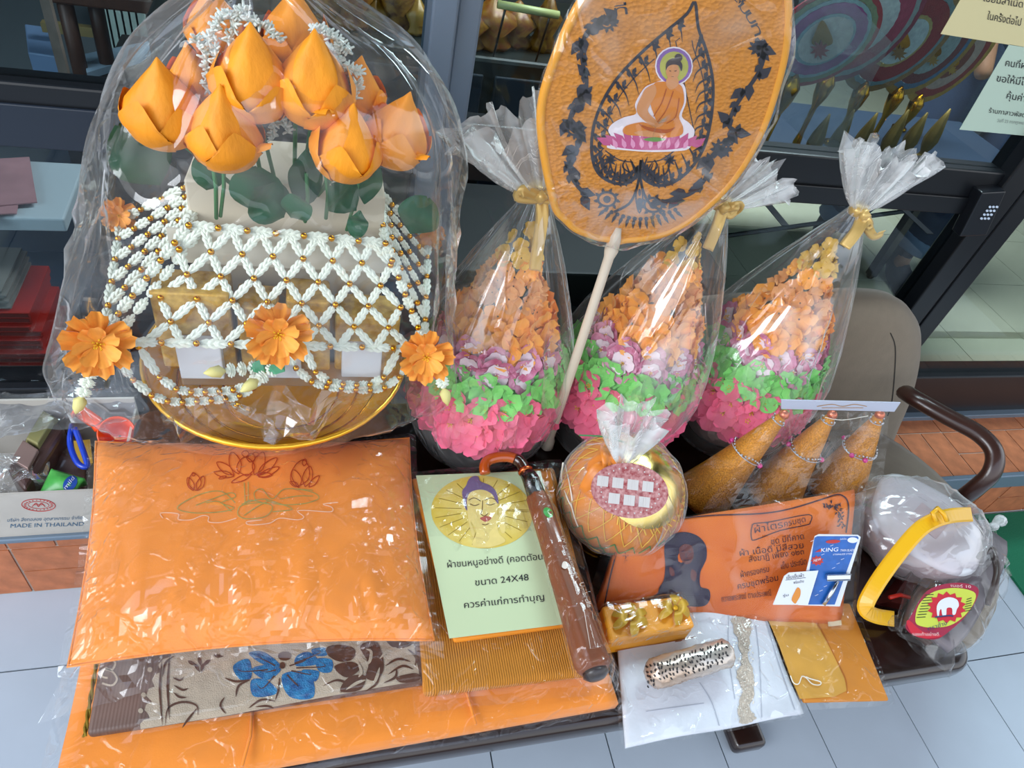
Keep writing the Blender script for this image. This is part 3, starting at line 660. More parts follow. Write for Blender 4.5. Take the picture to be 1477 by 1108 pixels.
q = MB(); q.grid(lambda u, v: Vector((-.19 + .30 * u, .868 - .012 * u + .002 * math.sin(v * 3), .855 + .055 * v)), 6, 3); o = q.build('pale_band', mat('pale_cloth', 'd8d2c2', .7), fa); solid(o, .003)
# garland link prototype along X, length 1
q = MB()
for x_, L_, w_, an in ((.0, .40, .085, 20), (.0, .40, .085, -20), (.22, .42, .095, 22), (.22, .42, .095, -22), (.46, .42, .085, 18), (.46, .42, .085, -18), (.64, .42, .08, 0)):
    r_ = math.radians(an); ca, sa = math.cos(r_), math.sin(r_)
    P_ = [(-.04, 0, 0), (.2, -.95, .0), (.75, -1, 0), (1.02, 0, 0), (.75, 1, 0), (.2, .95, 0), (.5, 0, 1), (.5, 0, -1)]
    V_ = []
    for u, w, h in P_:
        lx, ly = u * L_, w * w_; V_.append((x_ + lx * ca - ly * sa, lx * sa + ly * ca, h * .075 + .02 * (x_ > .3)))
    q.add(V_, [(i, (i + 1) % 6, 6) for i in range(6)] + [((i + 1) % 6, i, 7) for i in range(6)])
LINK = q.me('garland_link', M_white, False)
q = MB(); q.sphere((0, 0, 0), .0048, 8, 6); BEAD = q.me('gold_bead', M_gold, True)
nlink = 0; beads = []
def bead(p):
    for b_ in beads:
        if (b_ - p).length < .006: return
    beads.append(Vector(p)); put('gold_bead', BEAD, fa, p)
def link_ab(a, b_, fat=1.0):
    global nlink
    d_ = b_ - a; L = d_.length; M_ = frame_M(a + d_ * .06, d_, (CAM - a)) @ Matrix.Diagonal((L * .94, .032 * fat ** .8, .030 * fat, 1)); put('garland_link', LINK, fa, M=M_); nlink += 1
def run(a, b_, n_, fat=1.0, sag=0, bd=True):
    P = []
    for i in range(n_ + 1):
        u = i / n_; P.append(a.lerp(b_, u) + Vector((0, -.01 * sag * 4 * u * (1 - u) * 4, -sag * 4 * u * (1 - u))))
    for i in range(n_):
        link_ab(P[i], P[i + 1], fat)
        if bd: bead(P[i] + (CAM - P[i]).normalized() * .006)
# front face lattice
def lattice(bl, br, tr, tl, cols, rows, skip=()):
    g = {}
    for j in range(rows + 1):
        for i in range(cols * 2 + 1):
            if (i + j) % 2 == 0: g[i, j] = bil([bl, br, tr, tl], i / (cols * 2), j / rows)
    for (i, j), p in g.items():
        for di in (-1, 1):
            r_ = g.get((i + di, j + 1))
            if r_: link_ab(p, r_)
        if 0 < j < rows: bead(p + (CAM - p).normalized() * .006)
up_ = Vector((0, -.002, .0))
lbl, lbr = FL.lerp(FR, .14), FL.lerp(FR, .94)
ltl, ltr = TL_.copy(), TR_.copy()
LB1, LB2 = ony(205, 497, FL.y), ony(592, 503, FR.y)
lattice(LB1, LB2, ltr, ltl, 7, 5)
run(LB1 + Vector((-.02, 0, .005)), LB2 + Vector((.02, 0, 0)), 9, 1.25); run(ltl, ltr, 7, 1.3)
run(FL, TL_, 6, 1.35); run(FR, TR_, 6, 1.35); run(FL + Vector((.02, 0, .0)), TL_ + Vector((.012, 0, -.01)), 6, 1.1, bd=False)
run(BL_, TBL, 4, 1.3); run(BR_, TBR, 4, 1.3); run(TBL, TBR, 5, 1.2)
run(TL_, TBL, 3, 1.3); run(TR_, TBR, 3, 1.3); run(FL, BL_, 5, 1.2); run(FR, BR_, 5, 1.2)
for s_ in (.2, .4, .6, .8): run(FL.lerp(BL_, s_), TL_.lerp(TBL, s_), 5, 1.15); run(FR.lerp(BR_, s_), TR_.lerp(TBR, s_), 5, .8)
# swags under the frame
mid = ony(402, 485, FL.y)
for (a, b_, dp_, n_) in ((ony(158, 500, .79), mid, .11, 11), (ony(200, 500, .785), mid + Vector((-.01, 0, -.01)), .085, 9), (mid, ony(600, 505, .78), .085, 9), (mid + Vector((.03, 0, -.01)), ony(575, 505, .775), .07, 7)):
    P = []
    for i in range(n_ + 1):
        u = i / n_; s_ = 1 - (2 * u - 1) ** 4; P.append(a.lerp(b_, u) + Vector((0, -.012 * s_, -dp_ * s_)))
    for i in range(n_): link_ab(P[i], P[i + 1], 1.15); bead(P[i] + (CAM - P[i]).normalized() * .006)
# frilled orange flowers at the corners
def blossom(name, mp, mc=None, np_=6, R=1.0, cup=.25, ruf=.12, rows=3, cols=4, seed=0):
    rng = random.Random(seed); q = MB()
    for k in range(np_):
        a0 = 2 * PI * k / np_ + rng.uniform(-.15, .15); sp = 2 * PI / np_ * .66; zr = rng.uniform(-.05, .08); tw = rng.uniform(-.3, .3)
        def fn(u, v):
            r = R * (.06 + .94 * v) * (1 - .16 * (2 * u - 1) ** 2 * v) * (1 + .05 * math.sin(u * 17 + k)); a = a0 + (u - .5) * 2 * sp * (.35 + .65 * math.sin(PI * min(1, v * .62 + .18)))
            return Vector((r * math.cos(a), r * math.sin(a), R * (cup * v ** 1.3 + zr * v + tw * (u - .5) * v * .4 + ruf * v * math.sin(u * 13 + k * 2))))
        q.grid(fn, cols, rows)
    me = q.me(name, mp, True)
    if mc:
        q2 = MB(); q2.v = q.v; q2.f = q.f; q2.mi = [0] * len(q.f); q2.cur = 1
        for k in range(5):
            a = 2 * PI * k / 5; q2.tube([(0, 0, 0), (R * .16 * math.cos(a), R * .16 * math.sin(a), R * .3)], R * .035, 4)
        me = q2.me(name, [mp, mc], True)
    return me
M_fo = mat('orange_silk_petal', 'f7a53f', .6, var=.10, vscale=60, sheen=.2)
M_fp = mat('pink_silk_petal', 'ff6a90', .6, var=.12, vscale=40, sheen=.2)
M_fg = mat('lime_silk_petal', '7fd66a', .6, var=.15, vscale=40, sheen=.2)
M_stam = mat('yellow_stamen', 'f2c22e', .6)
BIG = blossom('orange_flower', M_fo, M_stam, 9, .048, .35, .16, 4, 6, 2)
BIG2 = blossom('orange_flower', M_fo, M_stam, 7, .030, .7, .16, 3, 5, 5)
M_tip = mat('green_tip', '3f9a6a', .6)
for c_, s_ in ((FL + Vector((-.002, -.022, .0)), .95), (ony(402, 480, .75), .95), (FR + Vector((0, -.025, .0)), .85), (BL_ + Vector((0, 0, .01)), .6), (BR_ + Vector((0, 0, .01)), .6)):
    vd = (CAM - c_).normalized() + Vector((0, -.6, 0))
    put('orange_flower', BIG, fa, M=zM(c_, vd)@ Matrix.Scale(s_, 4)); put('orange_flower', BIG2, fa, M=zM(c_ + vd * .006, vd, .4) @ Matrix.Scale(s_, 4))
# tassels of small white blooms below the flowers
for base_, dr in ((ony(150, 505, .77), (-22, 60)), (ony(385, 525, .75), (-55, 25)), (ony(600, 530, .76), (10, 25))):
    pass
for px, py, sx2, sy2, n_ in ((142, 505, 118, 572, 5), (372, 530, 325, 535, 3), (398, 530, 372, 548, 2), (632, 525, 640, 560, 2)):
    a = ony(px, py, .765); b_ = ony(sx2, sy2, .745); d_ = (b_ - a)
    for i in range(n_):
        p0 = a.lerp(b_, i / n_); link_ab(p0, a.lerp(b_, (i + 1) / n_), 2.0)
    q = MB(); q.lathe([(.004, 0), (.012, .008), (.008, .02), (.002, .026)], seg=8, M=zM(a - d_.normalized() * .012, d_), rf=lambda tt, i, r: r * (1 + .3 * math.cos(4 * tt))); q.build('green_calyx', M_tip, fa)
    q = MB(); q.lathe([(.002, 0), (.009, .008), (.007, .02), (.001, .03)], seg=8, M=zM(b_, d_)); q.build('bud_tip', mat('pale_yellow_bud', 'd9cf86', .6), fa, True)
# lotuses folded of orange cloth
M_lot = mat('orange_lotus_cloth', 'f5960f', .6, var=.16, vscale=35, bump=.8, bscale=90, stretch=(1, 1, .18))
M_stem = mat('green_stem', '3d7d4a', .6); M_leaf = mat('dark_green_leaf', '0f5230', .45, var=.35, vscale=22)
def lotus_meshes(seed):
    rng = random.Random(seed); q = MB(); R = .040
    q.lathe([(.006, 0), (R * .7, .004), (R * 1.0, .016), (R * 1.02, .026), (R * .86, .040), (R * .64, .053), (R * .42, .066), (R * .18, .079), (.0008, .090)], seg=20, rf=lambda tt, i, r: r * (1 + .07 * math.cos(4 * tt + .5) * (i > 2) + .02 * math.sin(9 * tt + i * .4)))
    bud = q.me('bud', M_lot, True); q = MB()
    for k in range(5):
        a0 = 2 * PI * k / 5 + rng.uniform(-.2, .2); H_ = .047 + rng.uniform(-.006, .010); fl_ = rng.uniform(.0, .010)
        def fn(u, v):
            s_ = 2 * u - 1; a = a0 + s_ * .98 * (1 - .25 * v); hh = H_ * v * (1 - .55 * abs(s_) ** 1.5 * v); zz_ = max(0, hh - .008); br_ = R * (.7 + .32 * min(1, zz_ / .016)) if zz_ < .026 else R * max(.1, 1.02 - (zz_ - .026) * 15.5); r = min(R * (.25 + .9 * min(1, v * 3) ** .5), br_ + .003) + .0022 * (k % 2) + fl_ * .6 * max(0, v - .7) * 3 * (1 - abs(s_))
            return Vector((r * math.cos(a), r * math.sin(a), -.008 + hh * (1.15 if v > .3 else .8)))
        q.grid(fn, 8, 8)
    # one folded corner that sticks out at the side
    a0 = rng.uniform(0, 6)
    q.grid(lambda u, v: Vector(((R * (.95 + .5 * v)) * math.cos(a0 + (u - .5) * .7 * (1 - v * .85)), (R * (.95 + .5 * v)) * math.sin(a0 + (u - .5) * .7 * (1 - v * .85)), .022 + .012 * v + .006 * math.sin(u * 3))), 4, 4)
    return bud, q.me('petal', M_lot, True)
LM = [lotus_meshes(i) for i in range(4)]
lots = [(240, 190, .83, 1.02, 5, -10), (326, 222, .81, 1.0, 3, 5), (368, 150, .84, 1.08, 2, -8), (452, 158, .84, 1.1, 2, 4), (497, 240, .81, .98, 8, 8), (566, 220, .84, .98, 14, 10), (318, 70, .93, .85, -4, -8), (428, 82, .92, .95, 0, 3), (284, 138, .90, .75, -4, -10), (512, 160, .90, .85, 6, 12), (345, 90, .96, .7, 0, 0)]
for i, (px, py, y, sc, lean, _) in enumerate(lots):
    p = ony(px, py, y); ax_ = Vector((lean * .012, -.16, 1)); bud, pet = LM[i % 4]
    Mx = zM(p, ax_, i * 1.3) @ Matrix.Scale(sc, 4); lo = put('lotus', bud, fa, M=Mx); put('petal', pet, lo, M=Mx)
    q = MB(); foot = Vector((p.x * .55 - .015, .94 + .02 * math.sin(i), .965)); q.tube([p, p.lerp(foot, .5) + Vector((0, -.02, .0)), foot + Vector((0, -.045, -.0))], .0028, 6); q.build('stem', M_stem, lo, True)
def leaf_mesh(L, w, curl, seed):
    q = MB(); rng = random.Random(seed); q.grid(lambda u, v: Vector(((2 * u - 1) * w * math.sin(PI * (v * .97 + .01) ** .8) ** .9, curl * v * v * L + .12 * w * abs(2 * u - 1) + .004 * math.sin(v * 9 + seed), v * L)), 6, 10)
    return q.me('leaf', M_leaf, True)
for px, py, y, L, w, ax_, cz in ((212, 240, .85, .11, .036, (-.35, -.2, 1), 1), (370, 285, .83, .09, .033, (.1, -.1, 1), 2), (395, 300, .82, .07, .03, (-.6, -.2, .8), 3), (440, 270, .85, .10, .022, (.05, -.1, 1), 4), (500, 290, .82, .07, .026, (-.5, -.3, .7), 5), (530, 270, .83, .09, .018, (.1, -.1, 1), 6), (600, 320, .84, .09, .030, (.25, -.2, 1), 7), (425, 305, .81, .06, .02, (.3, -.2, .7), 8), (300, 255, .85, .07, .02, (.2, 0, 1), 9), (515, 330, .81, .05, .014, (.1, 0, 1), 10)):
    p_ = ony(px, py, y); a_ = Vector(ax_).normalized(); y_ = (CAM - p_); y_ = (y_ - a_ * y_.dot(a_)).normalized(); Mx = Matrix((y_.cross(a_), -y_, a_)).transposed().to_4x4(); Mx.translation = p_ - a_ * L * .3; put('leaf', leaf_mesh(L, w, -.25, cz), fa, M=Mx)
for px, py, px2, py2 in ((305, 225, 312, 315), (322, 225, 318, 312), (402, 290, 372, 320), (442, 250, 440, 320), (520, 240, 500, 332), (360, 235, 375, 318), (470, 250, 470, 315)):
    q = MB(); q.tube([ony(px, py, .83), ony((px + px2) / 2 + 3, (py + py2) / 2, .84), ony(px2, py2, .86)], .0026, 6); q.build('flower_stem', M_stem, fa, True)
# sprays of small white blooms
M_spr = mat('white_spray_bloom', 'dfe6df', .7)
for pts_ in (((300, 130), (298, 85), (282, 55)), ((330, 60), (342, 25), (352, 15)), ((405, 60), (378, 38), (355, 28)), ((500, 75), (475, 50), (450, 42)), ((300, 60), (318, 30), (335, 20)), ((515, 105), (492, 95), (478, 70)), ((320, 140), (316, 100), (310, 70)), ((495, 170), (508, 145), (515, 120)), ((415, 190), (398, 165), (392, 200))):
    y = .86; P = smooth_path([ony(a, b_, y) for a, b_ in pts_], 7); q = MB(); q.tube(P, .0016, 5); rng = random.Random(int(pts_[0][0])); 
    for p in P:
        for _ in range(6):
            d_ = Vector((rng.uniform(-1, 1), rng.uniform(-1, 1), rng.uniform(-.3, 1))).normalized(); q.tube([p, p + d_ * rng.uniform(.006, .012)], [.0022, .0012], 4)
    q.build('white_spray', M_spr, fa, True)
# the cellophane of the arrangement
prof = [(.60, -.39, .235, .18), (.64, -.395, .25, .185), (.70, -.375, .235, .19), (.80, -.335, .215, .185), (.90, -.292, .205, .18), (.98, -.275, .200, .17), (1.05, -.25, .195, .16), (1.12, -.205, .165, .135), (1.17, -.155, .115, .11), (1.21, -.105, .03, .07), (1.25, -.085, -.035, .03), (1.29, -.12, .02, .03), (1.34, -.15, .06, .04)]
prof = smooth_path([(a, b_, c_) for a, b_, c_, d_ in prof], 4); depth = [(.565, .175), (.7, .18), (.98, .165), (1.12, .13), (1.25, .03), (1.34, .035)]
def dep(z):
    for (z0, d0), (z1, d1) in zip(depth, depth[1:]):
        if z <= z1: return d0 + (d1 - d0) * (z - z0) / (z1 - z0)
    return depth[-1][1]
q = MB(); seg = 96; vs_ = []
for i, p in enumerate(prof):
    z, xl, xr = p; cx_ = (xl + xr) / 2; rx = (xr - xl) / 2; ry = dep(z)
    for k in range(seg):
        a = 2 * PI * k / seg; ca, sa = math.cos(a), math.sin(a); ex = .72
        x = math.copysign(abs(ca) ** ex, ca) * rx; y = math.copysign(abs(sa) ** ex, sa) * ry
        n1 = noise.noise(Vector((a * 3.2, z * 5, 1))) * .012 + noise.noise(Vector((math.cos(a) * 9, math.sin(a) * 9, z * 4))) * .007 + max(0, 1 - abs(noise.noise(Vector((ca * 6, sa * 6, z * 2.2 + 4)))) * 9) * .007
        if z < .60: n1 += .014 * math.sin(a * 9) 
        s_ = 1 + n1 / max(rx, .05) * 1.4
        vs_.append(Vector((cx_ + x * s_, min(1.085, .915 + y * s_), z + (.02 * math.sin(a * 5) if i == 0 else 0))))
q.add(vs_, [(i * seg + k, i * seg + (k + 1) % seg, (i + 1) * seg + (k + 1) % seg, (i + 1) * seg + k) for i in range(len(prof) - 1) for k in range(seg)])
q.build('cellophane', BAG, fa, True)
# cellophane corners hanging at lower left and over the tray front
def flap(pts_, parent, n_=(14, 10), amp=.008, m=WRAP, name='cellophane_fold', seed=0, sc=16):
    c_ = pts_; q = MB(); nn = (c_[1] - c_[0]).cross(c_[3] - c_[0]).normalized()
    q.grid(lambda u, v: bil(c_, u, v) + nn * amp * (noise.noise(bil(c_, u, v) * sc + Vector((seed, 0, 0))) + 2 * _ridge(bil(c_, u, v), sc, seed)), *n_); return q.build(name, m, parent)
flap([ony(68, 580, .82), ony(200, 565, .755), ony(180, 440, .78), ony(92, 480, .84)], fa, seed=2)
flap([ony(105, 610, .80), ony(150, 560, .78), ony(110, 540, .80), ony(75, 575, .82)], fa, seed=5)
flap([ony(255, 605, .745), ony(395, 628, .735), ony(400, 555, .74), ony(240, 560, .75)], fa, seed=7, n_=(9, 6), amp=.028, sc=9, m=SHARD)
flap([ony(372, 632, .735), ony(500, 606, .742), ony(560, 555, .745), ony(395, 556, .738)], fa, seed=11, n_=(10, 6), amp=.03, sc=9, m=SHARD)
print('links', nlink, 'beads', len(beads))

# ================================================================== FLOWER CONES IN CELLOPHANE
M_bowl = mat('embossed_dark_silver', '8f6f66', .35, metal=.45, bump=1, bscale=70, kind='voronoi', var=.2, vscale=20)
M_mag = mat('magenta_edge_petal', 'c8306f', .6, var=.2, vscale=50, h2='e9a8c6')
M_ws = mat('white_petal_heart', 'efd9e2', .6)
M_pale = mat('pale_orange_petal', 'e3a063', .6, var=.1, vscale=50)
M_yel = mat('yellow_petal', 'd9b04c', .6, var=.1, vscale=50)
M_ribbon = mat('gold_satin_ribbon', 'd8b46a', .3, metal=.25, var=.08, vscale=30, sheen=.4)
PINK = [blossom('pink_flower', M_fp, M_stam, 5, .0245, .35, .07, 3, 4, i) for i in range(2)]
LIME = [blossom('green_flower', M_fg, None, 5, .033, .3, .09, 3, 5, 9)]
MAG = [blossom('magenta_flower', M_mag, M_ws, 5, .029, .3, .06, 3, 4, 12)]
HEART = blossom('white_heart', M_ws, M_stam, 5, .018, .25, .08, 2, 3, 14)
ORA = [blossom('orange_flower', M_fo, None, 6, .029, .35, .08, 3, 4, 20)]
PAL = [blossom('pale_flower', M_pale, None, 5, .020, .5, .14, 3, 4, 21)]
YEL = [blossom('yellow_flower', M_yel, None, 5, .016, .5, .14, 2, 3, 22)]
def cone(cx_, cy_, tie, flare, fw, label, seed, bow=1):
    rng = random.Random(seed)
    t = thing('flower_cone', (cx_, cy_, T), label, 'flower arrangement', None)
    q = MB(); q.lathe([(.0, .0), (.072, 0), (.074, .006), (.055, .018), (.05, .028), (.08, .045), (.112, .07), (.122, .09), (.118, .095), (0, .098)], (cx_, cy_, T), 40, rf=lambda tt, i, r: r * (1 + .02 * math.cos(12 * tt) * (i in (5, 6, 7)))); q.build('embossed_bowl', M_bowl, t, True)
    q = MB(); q.lathe([(.10, .09), (.095, .20), (.05, .29), (.01, .31)], (cx_, cy_, T), 20); q.build('foam_core', mat('core_green', '5c6b48', .9), t, True)
    ti = Vector(tie); lx, ly = (ti.x - cx_), (ti.y - cy_)
    rows = [(.105, .120, 20, PINK, 1.0), (.125, .134, 21, PINK, 1.05), (.150, .138, 21, PINK, 1.05), (.178, .134, 20, PINK, 1.05), (.200, .131, 19, PINK, 1.0), (.224, .124, 14, LIME, 1.0), (.240, .117, 13, LIME, 1.0), (.266, .103, 13, MAG, 1.0), (.288, .094, 12, MAG, .95), (.312, .083, 12, ORA, 1.0), (.330, .074, 11, ORA, 1.0), (.358, .060, 9, ORA, .9), (.385, .048, 9, PAL, 1.0), (.408, .040, 8, PAL, 1), (.432, .032, 7, ORA, .6), (.455, .024, 6, YEL, 1), (.478, .014, 5, YEL, .9), (.495, .004, 2, YEL, .9)]
    for z, r, n_, ms, sc in rows:
        k_ = max(0, (z - .1) / .47) * .55; ph = rng.uniform(0, 1)
        for i in range(n_):
            a = 2 * PI * (i + ph) / n_ + rng.uniform(-.05, .05)
            if math.sin(a) > .45: continue      # behind, out of sight
            sc *= 1.22 if i == 0 else 1
            p = Vector((cx_ + lx * k_ + r * math.cos(a), cy_ + ly * k_ + r * math.sin(a), T + z + rng.uniform(-.004, .004)))
            dr = Vector((math.cos(a), math.sin(a), .35)) + Vector((rng.uniform(-.15, .15), rng.uniform(-.15, .15), rng.uniform(-.15, .25)))
            m_ = rng.choice(ms); Mx = zM(p, dr, rng.uniform(0, 6)) @ Matrix.Scale(sc * rng.uniform(.93, 1.07), 4)
            fo = put(m_.name.split('.')[0], m_, t, M=Mx)
            if ms is MAG: put('white_heart', HEART, fo, M=Mx @ Matrix.Translation((0, 0, .003)))
    # cellophane: bowl to tie, then the flared end
    q = MB(); seg = 120; vs_ = []; fl = Vector(flare) - ti; L = []
    for z, r, k_ in ((-.0, .105, 0), (.012, .125, 0), (.05, .142, 0), (.10, .155, .0), (.16, .160, .05), (.22, .154, .12), (.29, .135, .25), (.36, .108, .42), (.43, .078, .62), (.49, .050, .80), (.53, .030, .92), (ti.z - T, .0135, 1.0)):
        L.append((Vector((cx_ + lx * k_, cy_ + ly * k_, T + z + .001)), Vector((1, 0, 0)), Vector((0, 1, 0)), r, r, z))
    axf = fl.normalized(); sd = axf.cross(Vector((0, -1, .3))).normalized(); bd_ = axf.cross(sd).normalized()
    for u in (.15, .35, .6, .85, 1.0):
        L.append((ti + fl * u, sd if sd.x > 0 else -sd, -bd_ if bd_.y < 0 else bd_, .014 + fw * u ** .8, .012 + fw * .30 * u, 1 + u))
    L2 = L
    for i, (c_, ax1, ax2, r1, r2, z) in enumerate(L2):
        for k in range(seg):
            a = 2 * PI * k / seg
            tight = max(0, min(1, (z - .18) / .3)); pl_ = .030 * tight * (math.sin(a * 11 + seed) + .7 * math.sin(a * 17 + 1.3 * seed)) + .05 * noise.noise(Vector((math.cos(a) * 2.6, math.sin(a) * 2.6, z * 7 + seed)))
            if z >= 1: pl_ = .22 * math.sin(a * 13 + z * 1.5) + .12 * math.sin(a * 29 + seed)
            if i == 11: pl_ = .2 * math.sin(a * 9)
            s_ = 1 + pl_; p = c_ + ax1 * math.cos(a) * r1 * s_ + ax2 * math.sin(a) * r2 * s_
            if i == len(L2) - 1: p += axf * (.012 * math.sin(a * 7) + .008 * math.sin(a * 23))
            vs_.append(p)
    nb_ = 12
    def rows_(i0, i1): return [(i * seg + k, i * seg + (k + 1) % seg, (i + 1) * seg + (k + 1) % seg, (i + 1) * seg + k) for i in range(i0, i1) for k in range(seg)]
    q.add(vs_[:nb_ * seg], rows_(0, nb_ - 1)); q.build('cellophane', BAG2, t, True)
    q = MB(); q.add(vs_[(nb_ - 1) * seg:], rows_(0, len(L2) - nb_)); ga = q.build('gathered_end', GATHER, t, True)
    # ribbon: band, loops, tails
    q = MB(); q.tube([ti + Vector((0, 0, -.008)), ti + Vector((0, 0, .010))], .0175, 20); q.tube([ti + Vector((-.004, -.017, -.006)), ti + Vector((.006, -.019, .008))], .009, 10); rb = q.build('ribbon_band', M_ribbon, t, True)
    def strip(pts_, w, tw=0):
        P = smooth_path(pts_, 6); q = MB(); n_ = len(P)
        def fn(u, v):
            i = int(round(v * (n_ - 1))); d_ = (P[min(i + 1, n_ - 1)] - P[max(i - 1, 0)]).normalized(); s_ = d_.cross((CAM - P[i]).normalized()).normalized(); o_ = d_.cross(s_)
            a = tw * v; return P[i] + (s_ * math.cos(a) + o_ * math.sin(a)) * w * (u - .5) + o_ * .002 * math.sin(u * 6)
        q.grid(fn, 4, n_ - 1); return q
    for pts_, w, tw, nm in bow:
        o = strip([ti + Vector(p) for p in pts_], w, tw).build(nm, M_ribbon, t, True); solid(o, .0006)
    return t
BAG2 = film('bouquet_cellophane', .34, .015, .10, 12, .6, gl=.65, stretch=(1, 1, .22))
C1 = cone(.325, .925, ony(776, 276, .935), ony(752, 165, .93), .085, 'flower cone nearest the garland arrangement, left of the round fan', 3,
    bow=[(((0, -.018, 0), (-.03, -.022, .012), (-.036, -.02, .0), (-.012, -.02, -.002), (0, -.018, 0)), .018, .6, 'ribbon_loop'), (((0, -.018, 0), (.02, -.022, -.002), (.032, -.02, -.018), (.040, -.02, -.03)), .017, 1.2, 'ribbon_loop'), (((.002, -.018, -.004), (.006, -.03, -.03), (.006, -.045, -.08), (.008, -.05, -.115)), .020, .3, 'ribbon_tail')])
C2 = cone(.612, .925, ony(1038, 292, .94), ony(1105, 232, .95), .06, 'flower cone in the middle, partly behind the round fan', 5,
    bow=[(((0, -.018, 0), (.012, -.03, .012), (.022, -.026, .010), (.02, -.02, -.004), (0, -.018, -.002)), .016, .6, 'ribbon_loop'), (((0, -.018, 0), (.014, -.024, -.01), (.026, -.02, .006)), .014, .8, 'ribbon_loop'), (((-.002, -.018, -.004), (-.006, -.03, -.03), (-.01, -.038, -.07)), .020, .3, 'ribbon_tail')])
C3 = cone(.902, .925, ony(1238, 303, .945), ony(1290, 222, .95), .075, 'flower cone nearest the armchair, rightmost of the three', 8,
    bow=[(((0, -.018, 0), (.004, -.028, -.006), (.012, -.03, -.014), (.016, -.02, -.01), (0, -.018, 0)), .016, .6, 'ribbon_loop'), (((0, -.018, -.004), (-.012, -.035, -.022), (-.028, -.045, -.05)), .022, .3, 'ribbon_tail'), (((.002, -.018, -.004), (.018, -.03, -.022), (.034, -.034, -.032), (.055, -.03, -.028)), .018, 1.0, 'ribbon_tail')])

# ================================================================== CEREMONIAL FAN
t = thing('ceremonial_fan', (.455, .83, T), 'large round orange fan with seated figure in a black leaf frame, on a white stick', 'fan')
YF = .835; pl = ypl(YF); PF = (760, 0, 2.995)
out = [(240, 0), (180, 110), (130, 230), (88, 350), (64, 450), (62, 560), (80, 700), (105, 820), (128, 905), (165, 945), (215, 990), (300, 1022), (345, 1030), (385, 1042), (430, 1034), (500, 1028), (600, 1005), (710, 945), (820, 850), (900, 760), (970, 650), (1030, 520), (1075, 380), (1110, 240), (1125, 100), (1120, -30), (1090, -130), (1020, -215), (900, -260), (760, -265), (600, -240), (440, -180), (330, -100)]
M_fan = mat('woven_orange_fan', 'd98a1e', .6, var=.06, vscale=8, bump=1.0, bscale=150, kind='voronoi', stretch=(1, 1, 1.6))
M_rim = mat('yellow_rim', 'eda227', .4)
sm_ = smooth_path(out, 4, True); q = MB(); tri = tessellate_polygon([sm_]); P0 = [pl.at(760 + p.x / 2.995, p.y / 2.995) for p in sm_]; n = len(P0)
q.add([p + Vector((0, -.003, 0)) for p in P0] + [p + Vector((0, .003, 0)) for p in P0], [tuple(a) for a in tri] + [tuple(b + n for b in a[::-1]) for a in tri] + [(i, (i + 1) % n, n + (i + 1) % n, n + i) for i in range(n)])
q.build('woven_panel', M_fan, t)
q = MB(); q.tube(P0, .0062, 8, closed=True); q.build('rim', M_rim, t, True)
pl = ypl(YF - .003); k = Ink(pl, PF, .0006)
leaf_o = [(725, 8), (690, 60), (600, 135), (480, 240), (380, 350), (312, 470), (282, 580), (282, 680), (310, 750), (370, 788), (430, 792), (478, 760), (490, 752), (515, 780), (565, 800), (630, 788), (705, 730), (762, 640), (790, 540), (803, 430), (800, 330), (775, 220), (740, 120)]
k.line(leaf_o, 13, True)
LO = smooth_path(leaf_o, 4, True); cen = Vector((600, 480, 0))
for i in range(4, len(LO) - 4, 2):
    p = LO[i]; d_ = (LO[(i + 1) % len(LO)] - LO[i - 1]).normalized(); nn = Vector((-d_.y, d_.x, 0)); nn = nn if nn.dot(cen - p) > 0 else -nn
    if p.y < 70: continue
    wd_ = 60 if p.y < 620 else 42
    if p.y < 200: wd_ = 26
    up1 = Vector((0, 1, 0)) if p.y < 650 else Vector((0, -1, 0))
    k.line([p + nn * 4, p + nn * wd_ * .5 + up1 * 8, p + nn * wd_ + up1 * 26, p + nn * wd_ * 1.25 + up1 * (62 if p.y < 560 else 34)], 14, taper=1)
    q0 = p + nn * wd_ * .62 - up1 * 3; k.leaf(q0.x, q0.y, 32, 24, -60); k.leaf(q0.x, q0.y, 28, 20, 20); k.leaf(p.x + nn.x * 16, p.y + nn.y * 16, 30, 22, 80)
    k.ell(p.x + nn.x * 13, p.y + nn.y * 13, 7)
inn = [(p - cen) * .83 + cen + Vector((0, 18, 0)) for p in LO]
k.line([p for p in inn if 150 < p.y < 640 and p.x < 560], 4, sm=0); k.line([p for p in inn if 150 < p.y < 640 and p.x > 640], 4, sm=0)
for sx1 in (-1, 1):
    k.line([(492, 690), (488, 740), (486 + sx1 * 14, 820), (486 + sx1 * 46, 880), (486 + sx1 * 110, 915)], 11, taper=0)
    k.line([(488, 735), (488 + sx1 * 40, 745), (488 + sx1 * 75, 720), (488 + sx1 * 62, 690)], 6); k.line([(488, 760), (488 + sx1 * 50, 775), (488 + sx1 * 110, 750), (488 + sx1 * 130, 700)], 7)
    k.line([(488 + sx1 * 30, 700), (488 + sx1 * 90, 690), (488 + sx1 * 150, 650)], 5)
    fx = 488 + sx1 * 128; 
    for a in range(0, 360, 45): k.leaf(fx, 690, 30, 14, a)
k.line([(486, 765), (470, 850), (486, 920), (500, 850), (486, 765)], 6); k.ell(486, 880, 14, 26); k.ell(486, 830, 6, 16); k.leaf(500, 740, 60, 16, -92)
vl = [(395, 95), (350, 82), (300, 100), (258, 140), (237, 200), (240, 270), (257, 340), (250, 400), (222, 440), (195, 480), (185, 540), (230, 560), (228, 620), (192, 670), (182, 730), (208, 790), (262, 850)]
vr = [(990, 165), (1020, 210), (1020, 260), (990, 330), (925, 420), (890, 480), (870, 540), (900, 570), (860, 620), (810, 660), (785, 700), (770, 770), (715, 830), (640, 858), (560, 880)]
